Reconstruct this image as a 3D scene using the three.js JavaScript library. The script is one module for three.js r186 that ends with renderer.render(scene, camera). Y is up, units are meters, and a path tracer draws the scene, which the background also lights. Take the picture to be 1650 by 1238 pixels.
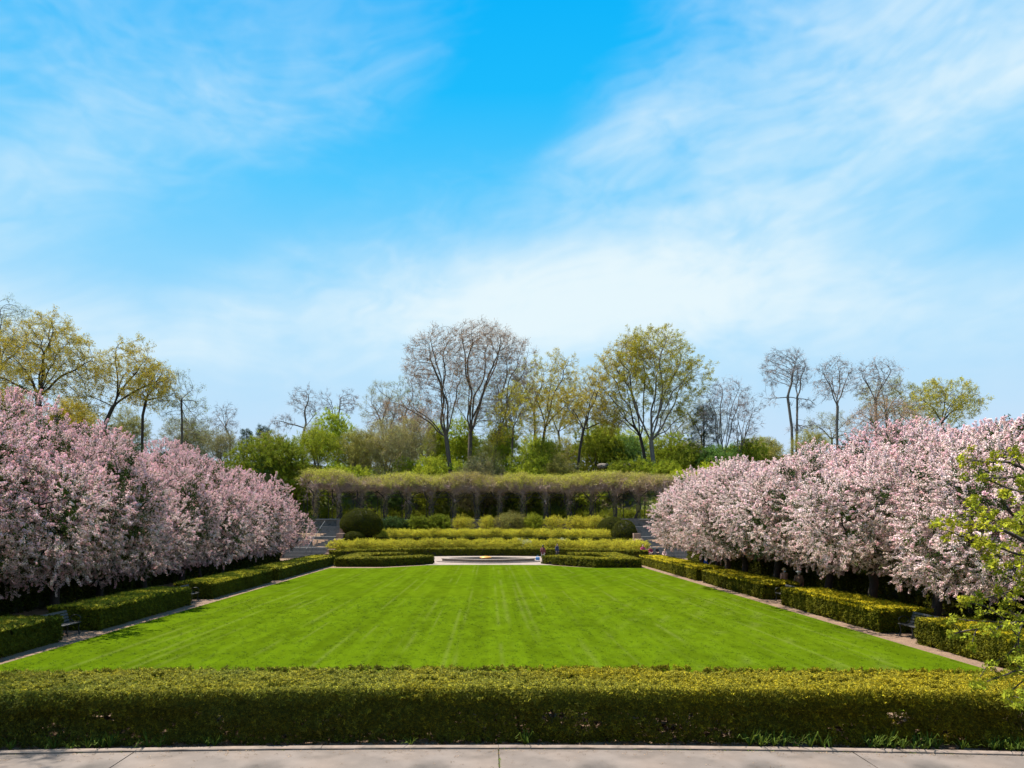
import * as THREE from 'three';
import { mergeGeometries } from 'three/addons/utils/BufferGeometryUtils.js';
import { MarchingCubes } from 'three/addons/objects/MarchingCubes.js';

// ---------------------------------------------------------------- camera, sky, sun, exposure
const EXPOSURE = 2.4;
const scene = new THREE.Scene();
const camera = new THREE.PerspectiveCamera(2 * Math.atan(619 / 1200) * 180 / Math.PI, 1650 / 1238, 0.1, 6000);
camera.position.set(0, 4.5, 0);
camera.setViewOffset(1650, 1238, 38, -221, 1650, 1238);   // a rising shift lens: verticals stay upright
camera.updateProjectionMatrix();
scene.add(camera);
const renderer = new THREE.WebGLRenderer({ antialias: true });
renderer.setSize(1024, 768);
renderer.toneMapping = THREE.LinearToneMapping;
renderer.toneMappingExposure = EXPOSURE;
renderer.shadowMap.enabled = true;
renderer.shadowMap.type = THREE.PCFSoftShadowMap;

const SUN_DIR = new THREE.Vector3(-0.39, 0.90, -0.20).normalize();
const sun = new THREE.DirectionalLight(new THREE.Color().setRGB(1.0, 0.93, 0.80), 5.0);
sun.name = 'sun_light';
sun.position.copy(SUN_DIR).multiplyScalar(300).add(new THREE.Vector3(0, 0, -70));
sun.target.position.set(0, 0, -70);
sun.castShadow = true;
sun.shadow.mapSize.set(4096, 4096);
Object.assign(sun.shadow.camera, { left: -110, right: 110, top: 110, bottom: -110, near: 50, far: 600 });

sun.shadow.bias = -0.0005;
scene.add(sun, sun.target);

// ---------------------------------------------------------------- random numbers and noise
function rngOf(seed) {
  let a = seed >>> 0;
  return () => { a = (a + 0x6D2B79F5) | 0; let t = Math.imul(a ^ (a >>> 15), 1 | a); t = (t + Math.imul(t ^ (t >>> 7), 61 | t)) ^ t; return ((t ^ (t >>> 14)) >>> 0) / 4294967296; };
}
const HASH = new Float32Array(65536);
{ const r = rngOf(99); for (let i = 0; i < 65536; i++) HASH[i] = r(); }
const hash2 = (ix, iy) => HASH[(Math.imul(ix, 73856093) ^ Math.imul(iy, 19349663)) >>> 0 & 65535];
function noise2(x, y, period = 0) {
  let ix = Math.floor(x), iy = Math.floor(y);
  const fx = x - ix, fy = y - iy, u = fx * fx * fx * (fx * (fx * 6 - 15) + 10), v = fy * fy * fy * (fy * (fy * 6 - 15) + 10);
  let jx = ix + 1;
  if (period) { ix = ((ix % period) + period) % period; jx = ((jx % period) + period) % period; }
  const a = hash2(ix, iy), b = hash2(jx, iy), c = hash2(ix, iy + 1), d = hash2(jx, iy + 1);
  return a + (b - a) * u + (c - a) * v + (a - b - c + d) * u * v;
}
function fbm(x, y, oct = 4, period = 0) {
  let s = 0, a = 0.5, n = 0;
  for (let i = 0; i < oct; i++) { s += a * noise2(x, y, period); n += a; a *= 0.5; x = x * 2; y = y * 2 + 17.3; period *= 2; }
  return s / n;
}
const smooth = (a, b, x) => { const t = Math.min(1, Math.max(0, (x - a) / (b - a))); return t * t * (3 - 2 * t); };
const mix = (a, b, t) => a + (b - a) * t;
const lin = (c) => { c /= 255; return c <= 0.04045 ? c / 12.92 : Math.pow((c + 0.055) / 1.055, 2.4); };
const srgb = (r, g, b) => [lin(r), lin(g), lin(b)];
const RGB = (c) => new THREE.Color().setRGB(c[0], c[1], c[2]);

// ---------------------------------------------------------------- the sky: clear blue with streaked high cloud, the same all round
function makeSky() {
  const W = 4096, H = 2048, data = new Float32Array(W * H * 4), D = Math.PI / 180;
  const stops = [[-90, 196, 214, 232], [0, 214, 230, 248], [4, 206, 228, 250], [8, 190, 226, 252], [13, 168, 221, 254], [18, 138, 213, 254], [24, 84, 200, 254], [30, 30, 188, 253], [38, 0, 176, 250], [60, 0, 158, 240], [90, 0, 148, 232]]
    .map(([e, ...c]) => [e, ...srgb(...c)]);
  const cloudC = srgb(232, 248, 254), lowC = srgb(206, 224, 246);
  const clear = (e, o) => { let i = 1; while (i < stops.length - 1 && stops[i][0] < e) i++; const p = stops[i - 1], q = stops[i], t = Math.min(1, Math.max(0, (e - p[0]) / (q[0] - p[0]))); for (let c = 0; c < 3; c++) o[c] = mix(p[c + 1], q[c + 1], t); };
  // cloud fields: azimuth, elevation, half sizes (degrees), tilt, strength
  const fields = [
    [28, 28.5, 17, 5.5, 16, 0.25], [29, 33, 16, 4, 12, 0.14], [9, 26.3, 7, 2.2, 20, 0.26], [31, 25, 12, 2.6, 8, 0.20], [40, 27, 8, 6, 0, 0.10], [18, 21.5, 10, 2.2, -10, 0.10],
    [8, 16.6, 15, 3.7, 4, 0.68], [-1, 15, 11, 3.0, 8, 0.22], [23, 15, 15, 3.0, -3, 0.30], [-28, 13, 14, 3, 0, 0.12],
    [-31, 22, 9, 4.0, 38, 0.17], [-19, 27.5, 13, 2.6, 20, 0.09], [-5, 32, 11, 2.0, 14, 0.08], [-33, 33, 9, 2.2, 16, 0.08], [-36, 12, 12, 3.2, 0, 0.26], [-17, 14.5, 12, 3, 12, 0.16],
    [4, 34, 11, 6, 55, -0.40], [-13, 23.5, 17, 2.6, 24, -0.16], [-25, 18, 8, 2.2, 20, -0.12], [37, 18.5, 6, 2.0, 12, -0.28],
    [75, 30, 24, 9, 10, 0.6], [120, 24, 30, 8, -8, 0.6], [165, 32, 26, 9, 12, 0.6], [-160, 22, 26, 7, 10, 0.5], [-120, 30, 26, 9, 16, 0.6], [-80, 25, 22, 7, 12, 0.55],
  ].map(([a, e, sa, se, t, k]) => [a, e, 1 / sa, 1 / se, Math.cos(t * D), Math.sin(t * D), k]);
  const o = [0, 0, 0];
  for (let row = 0; row < H; row++) {
    const e = ((row + 0.5) / H - 0.5) * 180;
    if (e < -1) { clear(0, o); for (let col = 0; col < W; col++) { const i = (row * W + col) * 4; for (let c = 0; c < 3; c++) data[i + c] = o[c] * 0.5 / EXPOSURE; data[i + 3] = 1; } continue; }
    const high = 1 - smooth(60, 85, e);
    for (let col = 0; col < W; col++) {
      let a = ((col + 0.5) / W - 0.25) * 360;            // azimuth from the view axis, right positive
      if (a > 180) a -= 360;
      clear(e, o);
      let cover = 0.11 + 0.10 * fbm(a / 18, e / 7, 3, 20);
      if (e < 70) for (const f of fields) {
        let da = a - f[0]; if (da > 180) da -= 360; if (da < -180) da += 360;
        const de = e - f[1], x = (da * f[4] + de * f[5]) * f[2], y = (-da * f[5] + de * f[4]) * f[3], q = x * x + y * y;
        if (q < 7) cover += f[6] * Math.exp(-q);
      }
      // streaks that rise to the right, curled by a slower noise
      const wx = fbm(a / 12 + 3, e / 6 + 9, 3, 30) - 0.5, wy = fbm(a / 12 + 31, e / 6 + 40, 3, 30) - 0.5;
      const sx = a + 1.1 * e, sy = e - 0.20 * a;
      const streak = fbm(a / 6 + wx * 2.6, (sy) / 1.7 + wy * 3.0, 5), fine = fbm(sx / 2.0 + wx * 9, (e - 0.24 * a) / 0.62 + wy * 7, 5), puff = fbm(a / 3.2 + wy * 2, e / 2.1 + wx * 2, 5);
      const seam = smooth(180, 165, Math.abs(a));
      const w = mix(0.5, streak * 0.36 + fine * 0.30 + puff * 0.34, seam);
      let t = cover + (w - 0.5) * (0.32 + 0.80 * Math.min(0.75, Math.max(0, cover)));
      t = smooth(-0.08, 1.0, t) * high;
      const low = 1 - smooth(5, 12, e), i = (row * W + col) * 4;
      for (let c = 0; c < 3; c++) data[i + c] = mix(o[c], mix(cloudC[c], lowC[c], low), t * 0.97) / EXPOSURE;
      data[i + 3] = 1;
    }
  }
  const t = new THREE.DataTexture(data, W, H, THREE.RGBAFormat, THREE.FloatType);
  t.mapping = THREE.EquirectangularReflectionMapping; t.magFilter = THREE.LinearFilter; t.needsUpdate = true;
  return t;
}
scene.background = makeSky();
scene.environment = scene.background;
// ---------------------------------------------------------------- building helpers
const F = 1200, VX = 787, VY = 840, EYE = 4.5;
const at = (px, py, d) => new THREE.Vector3((px - VX) / F * d, EYE + (VY - py) / F * d, -d);   // a place in the garden from its bearing and distance
const taken = new Map();
function numbered(name) { const n = taken.get(name) ?? 0; taken.set(name, n + 1); return n ? name + '_' + String(n).padStart(3, '0') : name; }
function tag(o, label, category, group) { o.userData.label = label; o.userData.category = category; if (group) o.userData.group = group; return o; }
function thing(name, label, category, pos = [0, 0, 0], group, turn = 0) {
  const o = new THREE.Group(); o.name = numbered(name); o.position.set(...pos); o.rotation.y = turn; scene.add(o);
  return tag(o, label, category, group);
}
function shadows(m) { m.castShadow = true; m.receiveShadow = true; return m; }
function part(name, geometry, material, parent, stuff) {
  const m = shadows(new THREE.Mesh(geometry, material)); m.name = name; parent.add(m);
  if (stuff) m.userData.kind = 'stuff';
  return m;
}
function struct(name, geometry, material) { const m = shadows(new THREE.Mesh(geometry, material)); m.name = name; m.userData.kind = 'structure'; scene.add(m); return m; }

// a surface map from a function of (u, v) in 0..1
function mapOf(n, f, colour = true, m = n) {
  const data = new Uint8Array(n * m * 4);
  for (let y = 0; y < m; y++) for (let x = 0; x < n; x++) {
    const c = f(x / n, y / m), i = (y * n + x) * 4;
    for (let k = 0; k < 3; k++) data[i + k] = Math.max(0, Math.min(255, Math.round(255 * (Array.isArray(c) ? (c[k] <= 0.0031308 ? c[k] * 12.92 : 1.055 * Math.pow(c[k], 1 / 2.4) - 0.055) : c))));
    data[i + 3] = 255;
  }
  const t = new THREE.DataTexture(data, n, m, THREE.RGBAFormat);
  t.wrapS = t.wrapT = THREE.RepeatWrapping; t.magFilter = THREE.LinearFilter; t.minFilter = THREE.LinearMipmapLinearFilter; t.generateMipmaps = true;
  if (colour) t.colorSpace = THREE.SRGBColorSpace;
  t.needsUpdate = true; return t;
}
const scaled = (c, k) => [c[0] * k, c[1] * k, c[2] * k];
const mixc = (a, b, t) => [mix(a[0], b[0], t), mix(a[1], b[1], t), mix(a[2], b[2], t)];
function boxUV(g, s = 1) {       // uv in metres, by the side each face looks to
  if (g.index) g = g.toNonIndexed();
  g.computeVertexNormals();
  const p = g.attributes.position, uv = new Float32Array(p.count * 2), a = new THREE.Vector3(), b = new THREE.Vector3(), c = new THREE.Vector3();
  for (let i = 0; i < p.count; i += 3) {
    a.fromBufferAttribute(p, i); b.fromBufferAttribute(p, i + 1).sub(a); c.fromBufferAttribute(p, i + 2).sub(a);
    const n = b.cross(c); const ax = Math.abs(n.x), ay = Math.abs(n.y), az = Math.abs(n.z);
    for (let k = 0; k < 3; k++) {
      a.fromBufferAttribute(p, i + k);
      const [u, v] = ay >= ax && ay >= az ? [a.x, a.z] : ax >= az ? [a.z, a.y] : [a.x, a.y];
      uv[(i + k) * 2] = u * s; uv[(i + k) * 2 + 1] = v * s;
    }
  }
  g.setAttribute('uv', new THREE.BufferAttribute(uv, 2)); return g;
}
// a box with its upper edges chamfered
function block(w, h, d, c = 0.012) {
  const s = new THREE.Shape(); s.moveTo(-w / 2, 0); s.lineTo(w / 2, 0); s.lineTo(w / 2, h - c); s.lineTo(w / 2 - c, h); s.lineTo(-w / 2 + c, h); s.lineTo(-w / 2, h - c); s.closePath();
  const g = new THREE.ExtrudeGeometry(s, { depth: d - 2 * c, bevelEnabled: true, bevelThickness: c, bevelSize: 0, bevelSegments: 1, steps: 1 });
  g.translate(0, 0, -d / 2 + c); return boxUV(g);
}
const moved = (g, x, y, z, ry = 0) => { if (ry) g.rotateY(ry); return g.translate(x, y, z); };

// ---------------------------------------------------------------- a growing buffer of triangles with colours (leaves, twigs, tubes)
class Tri {
  constructor(colours = true) { this.p = []; this.c = colours ? [] : null; this.n = []; this.uv = []; this.i = []; }
  kite(o, dir, side, len, wid, col, bend = 0) {           // leaf: base, two flanks, tip
    const k = this.p.length / 3, up = new THREE.Vector3().crossVectors(dir, side).multiplyScalar(bend * len);
    const m = o.clone().addScaledVector(dir, len * 0.5);
    const a = m.clone().addScaledVector(side, wid / 2).add(up), b = m.clone().addScaledVector(side, -wid / 2).add(up), t = o.clone().addScaledVector(dir, len);
    for (const v of [o, a, t, b]) { this.p.push(v.x, v.y, v.z); this.c.push(col[0], col[1], col[2]); }
    this.i.push(k, k + 1, k + 2, k, k + 2, k + 3);
  }
  petal(o, out, r, len, wid, col, loose = 0.8) {          // a leaf or petal that turns its face outward
    const n = out.clone().addScaledVector(ball(r), loose).normalize(), d = sideOf(n, r), s = new THREE.Vector3().crossVectors(d, n);
    this.kite(o.clone().addScaledVector(d, -len * 0.5), d, s, len, wid, col, 0.08);
  }
  blade(pts, w, side, col) {                              // a strap along pts, narrowing to its tip
    const k = this.p.length / 3, n = pts.length;
    pts.forEach((q, j) => { const h = w * (j === n - 1 ? 0.06 : 0.5 * Math.sqrt(1 - (j / n) * (j / n))); for (const s of [-1, 1]) { this.p.push(q.x + side.x * h * s, q.y + side.y * h * s, q.z + side.z * h * s); this.c.push(...col); } });
    for (let j = 0; j < n - 1; j++) { const a = k + 2 * j; this.i.push(a, a + 1, a + 3, a, a + 3, a + 2); }
  }
  stick(a, b, ra, rb, col) {                              // three-sided twig
    const d = new THREE.Vector3().subVectors(b, a).normalize(), s = new THREE.Vector3(d.y, -d.x + 0.3, 0.2).cross(d).normalize(), t = new THREE.Vector3().crossVectors(d, s), k = this.p.length / 3;
    for (const [q, r] of [[a, ra], [b, rb]]) for (let j = 0; j < 3; j++) { const w = j * 2.0944, x = Math.cos(w) * r, y = Math.sin(w) * r; this.p.push(q.x + s.x * x + t.x * y, q.y + s.y * x + t.y * y, q.z + s.z * x + t.z * y); this.c.push(...col); }
    for (let j = 0; j < 3; j++) { const m = (j + 1) % 3; this.i.push(k + j, k + m, k + 3 + m, k + j, k + 3 + m, k + 3 + j); }
  }
  tube(pts, radii, sides, vs = 1) {                       // smooth tube with uv in metres
    const n = pts.length, k = this.p.length / 3, T = new THREE.Vector3(), S = new THREE.Vector3(), B = new THREE.Vector3(); let v = 0;
    for (let j = 0; j < n; j++) {
      T.subVectors(pts[Math.min(n - 1, j + 1)], pts[Math.max(0, j - 1)]).normalize();
      if (j === 0) { S.set(Math.abs(T.y) > 0.8 ? 1 : 0, Math.abs(T.y) > 0.8 ? 0 : 1, 0); }
      S.addScaledVector(T, -S.dot(T)); if (S.lengthSq() < 1e-8) S.set(0, 0, 1).addScaledVector(T, -T.z); S.normalize(); B.crossVectors(T, S);
      if (j) v += pts[j].distanceTo(pts[j - 1]);
      for (let s = 0; s <= sides; s++) {
        const w = s / sides * Math.PI * 2, x = Math.cos(w), y = Math.sin(w), r = radii[j];
        const nx = S.x * x + B.x * y, ny = S.y * x + B.y * y, nz = S.z * x + B.z * y;
        this.p.push(pts[j].x + nx * r, pts[j].y + ny * r, pts[j].z + nz * r); this.n.push(nx, ny, nz); this.uv.push(s / sides * Math.max(0.3, Math.round(radii[0] * 6.3 * vs)), v * vs);
      }
    }
    const w = sides + 1;
    for (let j = 0; j < n - 1; j++) for (let s = 0; s < sides; s++) { const a = k + j * w + s; this.i.push(a, a + 1, a + w + 1, a, a + w + 1, a + w); }
  }
  geometry() {
    const g = new THREE.BufferGeometry();
    g.setAttribute('position', new THREE.Float32BufferAttribute(this.p, 3));
    if (this.c && this.c.length) g.setAttribute('color', new THREE.Float32BufferAttribute(this.c, 3));
    if (this.n.length) g.setAttribute('normal', new THREE.Float32BufferAttribute(this.n, 3));
    if (this.uv.length) g.setAttribute('uv', new THREE.Float32BufferAttribute(this.uv, 2));
    g.setIndex(this.i); return g;
  }
}
const V3 = (x = 0, y = 0, z = 0) => new THREE.Vector3(x, y, z);
function ball(r) { const z = r() * 2 - 1, a = r() * 6.2832, s = Math.sqrt(1 - z * z); return V3(s * Math.cos(a), z, s * Math.sin(a)); }
const sideOf = (d, r) => { const q = ball(r); q.addScaledVector(d, -q.dot(d)); return q.lengthSq() < 1e-4 ? V3(1, 0, 0) : q.normalize(); };

// copies of one spray geometry, each with its own place, turn, size and tint
class Copies {
  constructor() { this.m = []; this.c = []; }
  add(p, dir, s, rng, col, sy = 1) {
    const q = new THREE.Quaternion().setFromUnitVectors(V3(0, 1, 0), dir).multiply(new THREE.Quaternion().setFromAxisAngle(V3(0, 1, 0), rng() * 6.2832));
    this.m.push(new THREE.Matrix4().compose(p, q, V3(s, s * sy, s))); this.c.push(col);
  }
  build(name, geometry, material, parent) {
    const o = new THREE.InstancedMesh(geometry, material, this.m.length), k = new THREE.Color();
    this.m.forEach((m, i) => { o.setMatrixAt(i, m); o.setColorAt(i, k.setRGB(...this.c[i])); });
    o.name = name; o.userData.kind = 'stuff'; shadows(o); parent.add(o); return o;
  }
}
const tint = (r, k = 0.2, warm = 0.1) => { const b = 1 + (r() * 2 - 1) * k, w = (r() * 2 - 1) * warm; return [b * (1 + w), b, b * (1 - w)]; };

// ---------------------------------------------------------------- materials
const leafMat = (through = 0.35, rough = 0.75) => new THREE.MeshPhysicalMaterial({ color: 0xffffff, vertexColors: true, side: THREE.DoubleSide, roughness: rough, transmission: through, thickness: 0, specularIntensity: 0.12 });
const M = {};
M.leaf = leafMat(0.35); M.leaf.name = 'leaf';
M.petal = leafMat(0.30, 0.9); M.petal.name = 'petal';
M.needle = leafMat(0.35, 0.8); M.needle.name = 'needle';
M.twig = new THREE.MeshStandardMaterial({ vertexColors: true, roughness: 0.9, side: THREE.DoubleSide, name: 'twig' });
function barkMat(name, base, bump = 0.015) {
  const f = (u, v) => { const r = fbm(u * 14, v * 3, 4, 14), s = Math.abs(noise2(u * 9 + fbm(u * 6, v * 6, 2, 6) * 2, v * 2) - 0.5) * 2; return 0.35 + 0.5 * r + 0.25 * s; };
  return new THREE.MeshStandardMaterial({ name, roughness: 0.95, map: mapOf(128, (u, v) => scaled(base, f(u, v) * 1.15)), bumpMap: mapOf(128, (u, v) => Math.min(1, f(u, v) * 0.8), false), bumpScale: bump });
}
M.bark = barkMat('bark', [0.105, 0.082, 0.066]);
M.barkGrey = barkMat('grey_bark', [0.17, 0.145, 0.135]);
M.barkDark = barkMat('dark_bark', [0.045, 0.034, 0.028]);
function stoneMat(name, base, amount = 0.3, bump = 0.006, freq = 5, stain = 0.2, rough = 0.9) {
  const f = (u, v) => 1 + (fbm(u * freq, v * freq, 5, freq) - 0.5) * amount * 2 - stain * smooth(0.55, 0.8, fbm(u * 3 + 5, v * 3, 4, 3)) + (hash2((u * 512) | 0, (v * 512) | 0) - 0.5) * amount * 0.5;
  return new THREE.MeshStandardMaterial({ name, roughness: rough, map: mapOf(512, (u, v) => { const k = f(u, v), w = (fbm(u * 2, v * 2 + 9, 3, 2) - 0.5) * 0.16; return [base[0] * k * (1 + w), base[1] * k, base[2] * k * (1 - w)]; }), bumpMap: mapOf(256, (u, v) => f(u, v) * 0.5, false), bumpScale: bump });
}
M.stone = stoneMat('pale_stone', [0.20, 0.165, 0.145], 0.2);
M.stair = stoneMat('stair_stone', [0.105, 0.10, 0.10], 0.25);
M.pink = stoneMat('pinkish_stone', [0.24, 0.155, 0.12], 0.3);
M.wall = stoneMat('wall_stone', [0.115, 0.095, 0.085], 0.5, 0.02, 8, 0.4);
M.iron = new THREE.MeshStandardMaterial({ color: RGB([0.018, 0.02, 0.02]), roughness: 0.45, metalness: 0.3, name: 'black_iron' });
M.rail = new THREE.MeshStandardMaterial({ color: RGB([0.10, 0.105, 0.11]), roughness: 0.5, metalness: 0.4, name: 'grey_metal' });

// ---------------------------------------------------------------- sprays: the small pieces that foliage is made of
function yewTuft(seed, n = 22, len = 0.07, wid = 0.016) {
  const r = rngOf(seed), t = new Tri();
  for (let i = 0; i < n; i++) {
    const d = ball(r); d.y = Math.abs(d.y) * 0.9 + 0.25; d.normalize();
    const young = r() < 0.5, b = 0.75 + r() * 0.5, col = young ? [0.225 * b, 0.205 * b, 0.012 * b] : [0.115 * b, 0.118 * b, 0.012 * b];
    if (r() < 0.5) t.petal(V3((r() - 0.5) * 0.09, 0.01 + r() * 0.03, (r() - 0.5) * 0.09), V3(0, 1, 0), r, len * (0.6 + r() * 0.5), wid * (0.9 + r() * 0.7), col, 0.8); else t.kite(V3((r() - 0.5) * 0.05, -0.03 + r() * 0.03, (r() - 0.5) * 0.05), d, sideOf(d, r), len * (0.6 + r() * 0.7), wid * (0.8 + r() * 0.5), col, 0.05);
  }
  return t.geometry();
}
function blossomSpray(seed, pinkness) {
  const r = rngOf(seed), t = new Tri(), L = 0.55, c = V3(0, 0, 0), bend = V3((r() - 0.5) * 0.25, 0, (r() - 0.5) * 0.25);
  const along = (s) => V3(bend.x * s * s, L * s, bend.z * s * s);
  for (let s = 0; s < 3; s++) t.stick(along(s / 3), along((s + 1) / 3), 0.009 - s * 0.002, 0.007 - s * 0.002, [0.05, 0.035, 0.028]);
  for (let i = 0; i < 86; i++) {
    const s = 0.08 + 0.92 * Math.sqrt(r()), rad = 0.085 * (1.15 - 0.75 * s) * Math.sqrt(r()) + 0.012, o = along(s).addScaledVector(sideOf(V3(0, 1, 0), r), rad), out = o.clone().sub(along(s * 0.8)).setY(0).multiplyScalar(8).add(V3(0, 0.75, 0)).normalize();
    const q = r(), w = pinkness * (0.45 + 0.8 * s) + (r() - 0.5) * 0.45, k = Math.min(1, Math.max(0, w));
    const col = q < 0.90 ? mixc([0.88, 0.77, 0.755], [0.80, 0.45, 0.52], k) : [0.13, 0.17, 0.03];
    t.petal(o, out, r, 0.038 + r() * 0.026, 0.035 + r() * 0.018, col, 0.75);
  }
  for (let i = 0; i < 9; i++) { const o = along(r() * 0.6), d = ball(r); d.y += 0.2; d.normalize(); const b = 0.7 + r() * 0.7; t.kite(o, d, sideOf(d, r), 0.07 + r() * 0.03, 0.03, [0.085 * b, 0.115 * b, 0.025 * b], 0.1); }
  return t.geometry();
}
// a forked twig with leaves; spread 0..1, colours [r, g, b] light and dark
function leafSpray(seed, { n = 46, size = 0.8, leaf = 0.1, wide = 0.55, light, dark, twig = [0.06, 0.045, 0.035], tr = 0.008, droop = 0, forks = 5 }) {
  const r = rngOf(seed), t = new Tri(), tips = [V3(0, size * 0.9, 0)];
  t.stick(V3(), tips[0], tr, tr * 0.4, twig);
  for (let i = 0; i < forks; i++) { const a = V3(0, size * (0.15 + 0.6 * r()), 0), d = ball(r); d.y = Math.abs(d.y) + 0.35; d.normalize(); const b = a.clone().addScaledVector(d, size * (0.3 + 0.35 * r())); b.y -= droop * size * r(); t.stick(a, b, tr * 0.6, tr * 0.25, twig); tips.push(b, a.lerp(b, 0.6)); }
  for (let i = 0; i < n; i++) {
    const tip = tips[(r() * tips.length) | 0], o = tip.clone().addScaledVector(ball(r), size * 0.17 * Math.sqrt(r())), d = ball(r); d.y += 0.25 - droop; d.normalize();
    if (r() < 0.55) t.petal(o, V3(0, 1, 0), r, leaf * (0.6 + 0.7 * r()), leaf * wide * (0.7 + 0.6 * r()), scaled(mixc(dark, light, r()), 0.8 + 0.4 * r()), 1.0); else t.kite(o, d, sideOf(d, r), leaf * (0.6 + 0.7 * r()), leaf * wide * (0.7 + 0.6 * r()), scaled(mixc(dark, light, r()), 0.8 + 0.4 * r()), 0.08);
  }
  return t.geometry();
}
function twigSpray(seed, { n = 15, size = 1.2, r0 = 0.012, col = [0.12, 0.095, 0.085], bud = [0.16, 0.11, 0.07], buds = 10, up = 0.5 }) {
  const r = rngOf(seed), t = new Tri(), joints = [[V3(), V3(0, 1, 0), size, r0]];
  for (let i = 0; i < n; i++) {
    const [p, d, L, ra] = joints[(r() * r() * joints.length) | 0], e = ball(r).multiplyScalar(0.75).add(d); e.y += up * 0.3; e.normalize();
    const l = size * (0.22 + 0.3 * r()), m = p.clone().addScaledVector(e, l), k = 0.8 + 0.4 * r();
    t.stick(p, m, ra, ra * 0.6, scaled(col, k)); joints.push([m, e, l, Math.max(r0 * 0.35, ra * 0.7)]);
  }
  for (let i = 0; i < buds; i++) { const [p] = joints[1 + (r() * (joints.length - 1)) | 0], d = ball(r); t.kite(p.clone().addScaledVector(ball(r), 0.05), d, sideOf(d, r), 0.09 + 0.05 * r(), 0.05, scaled(bud, 0.7 + 0.6 * r())); }
  return t.geometry();
}

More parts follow.
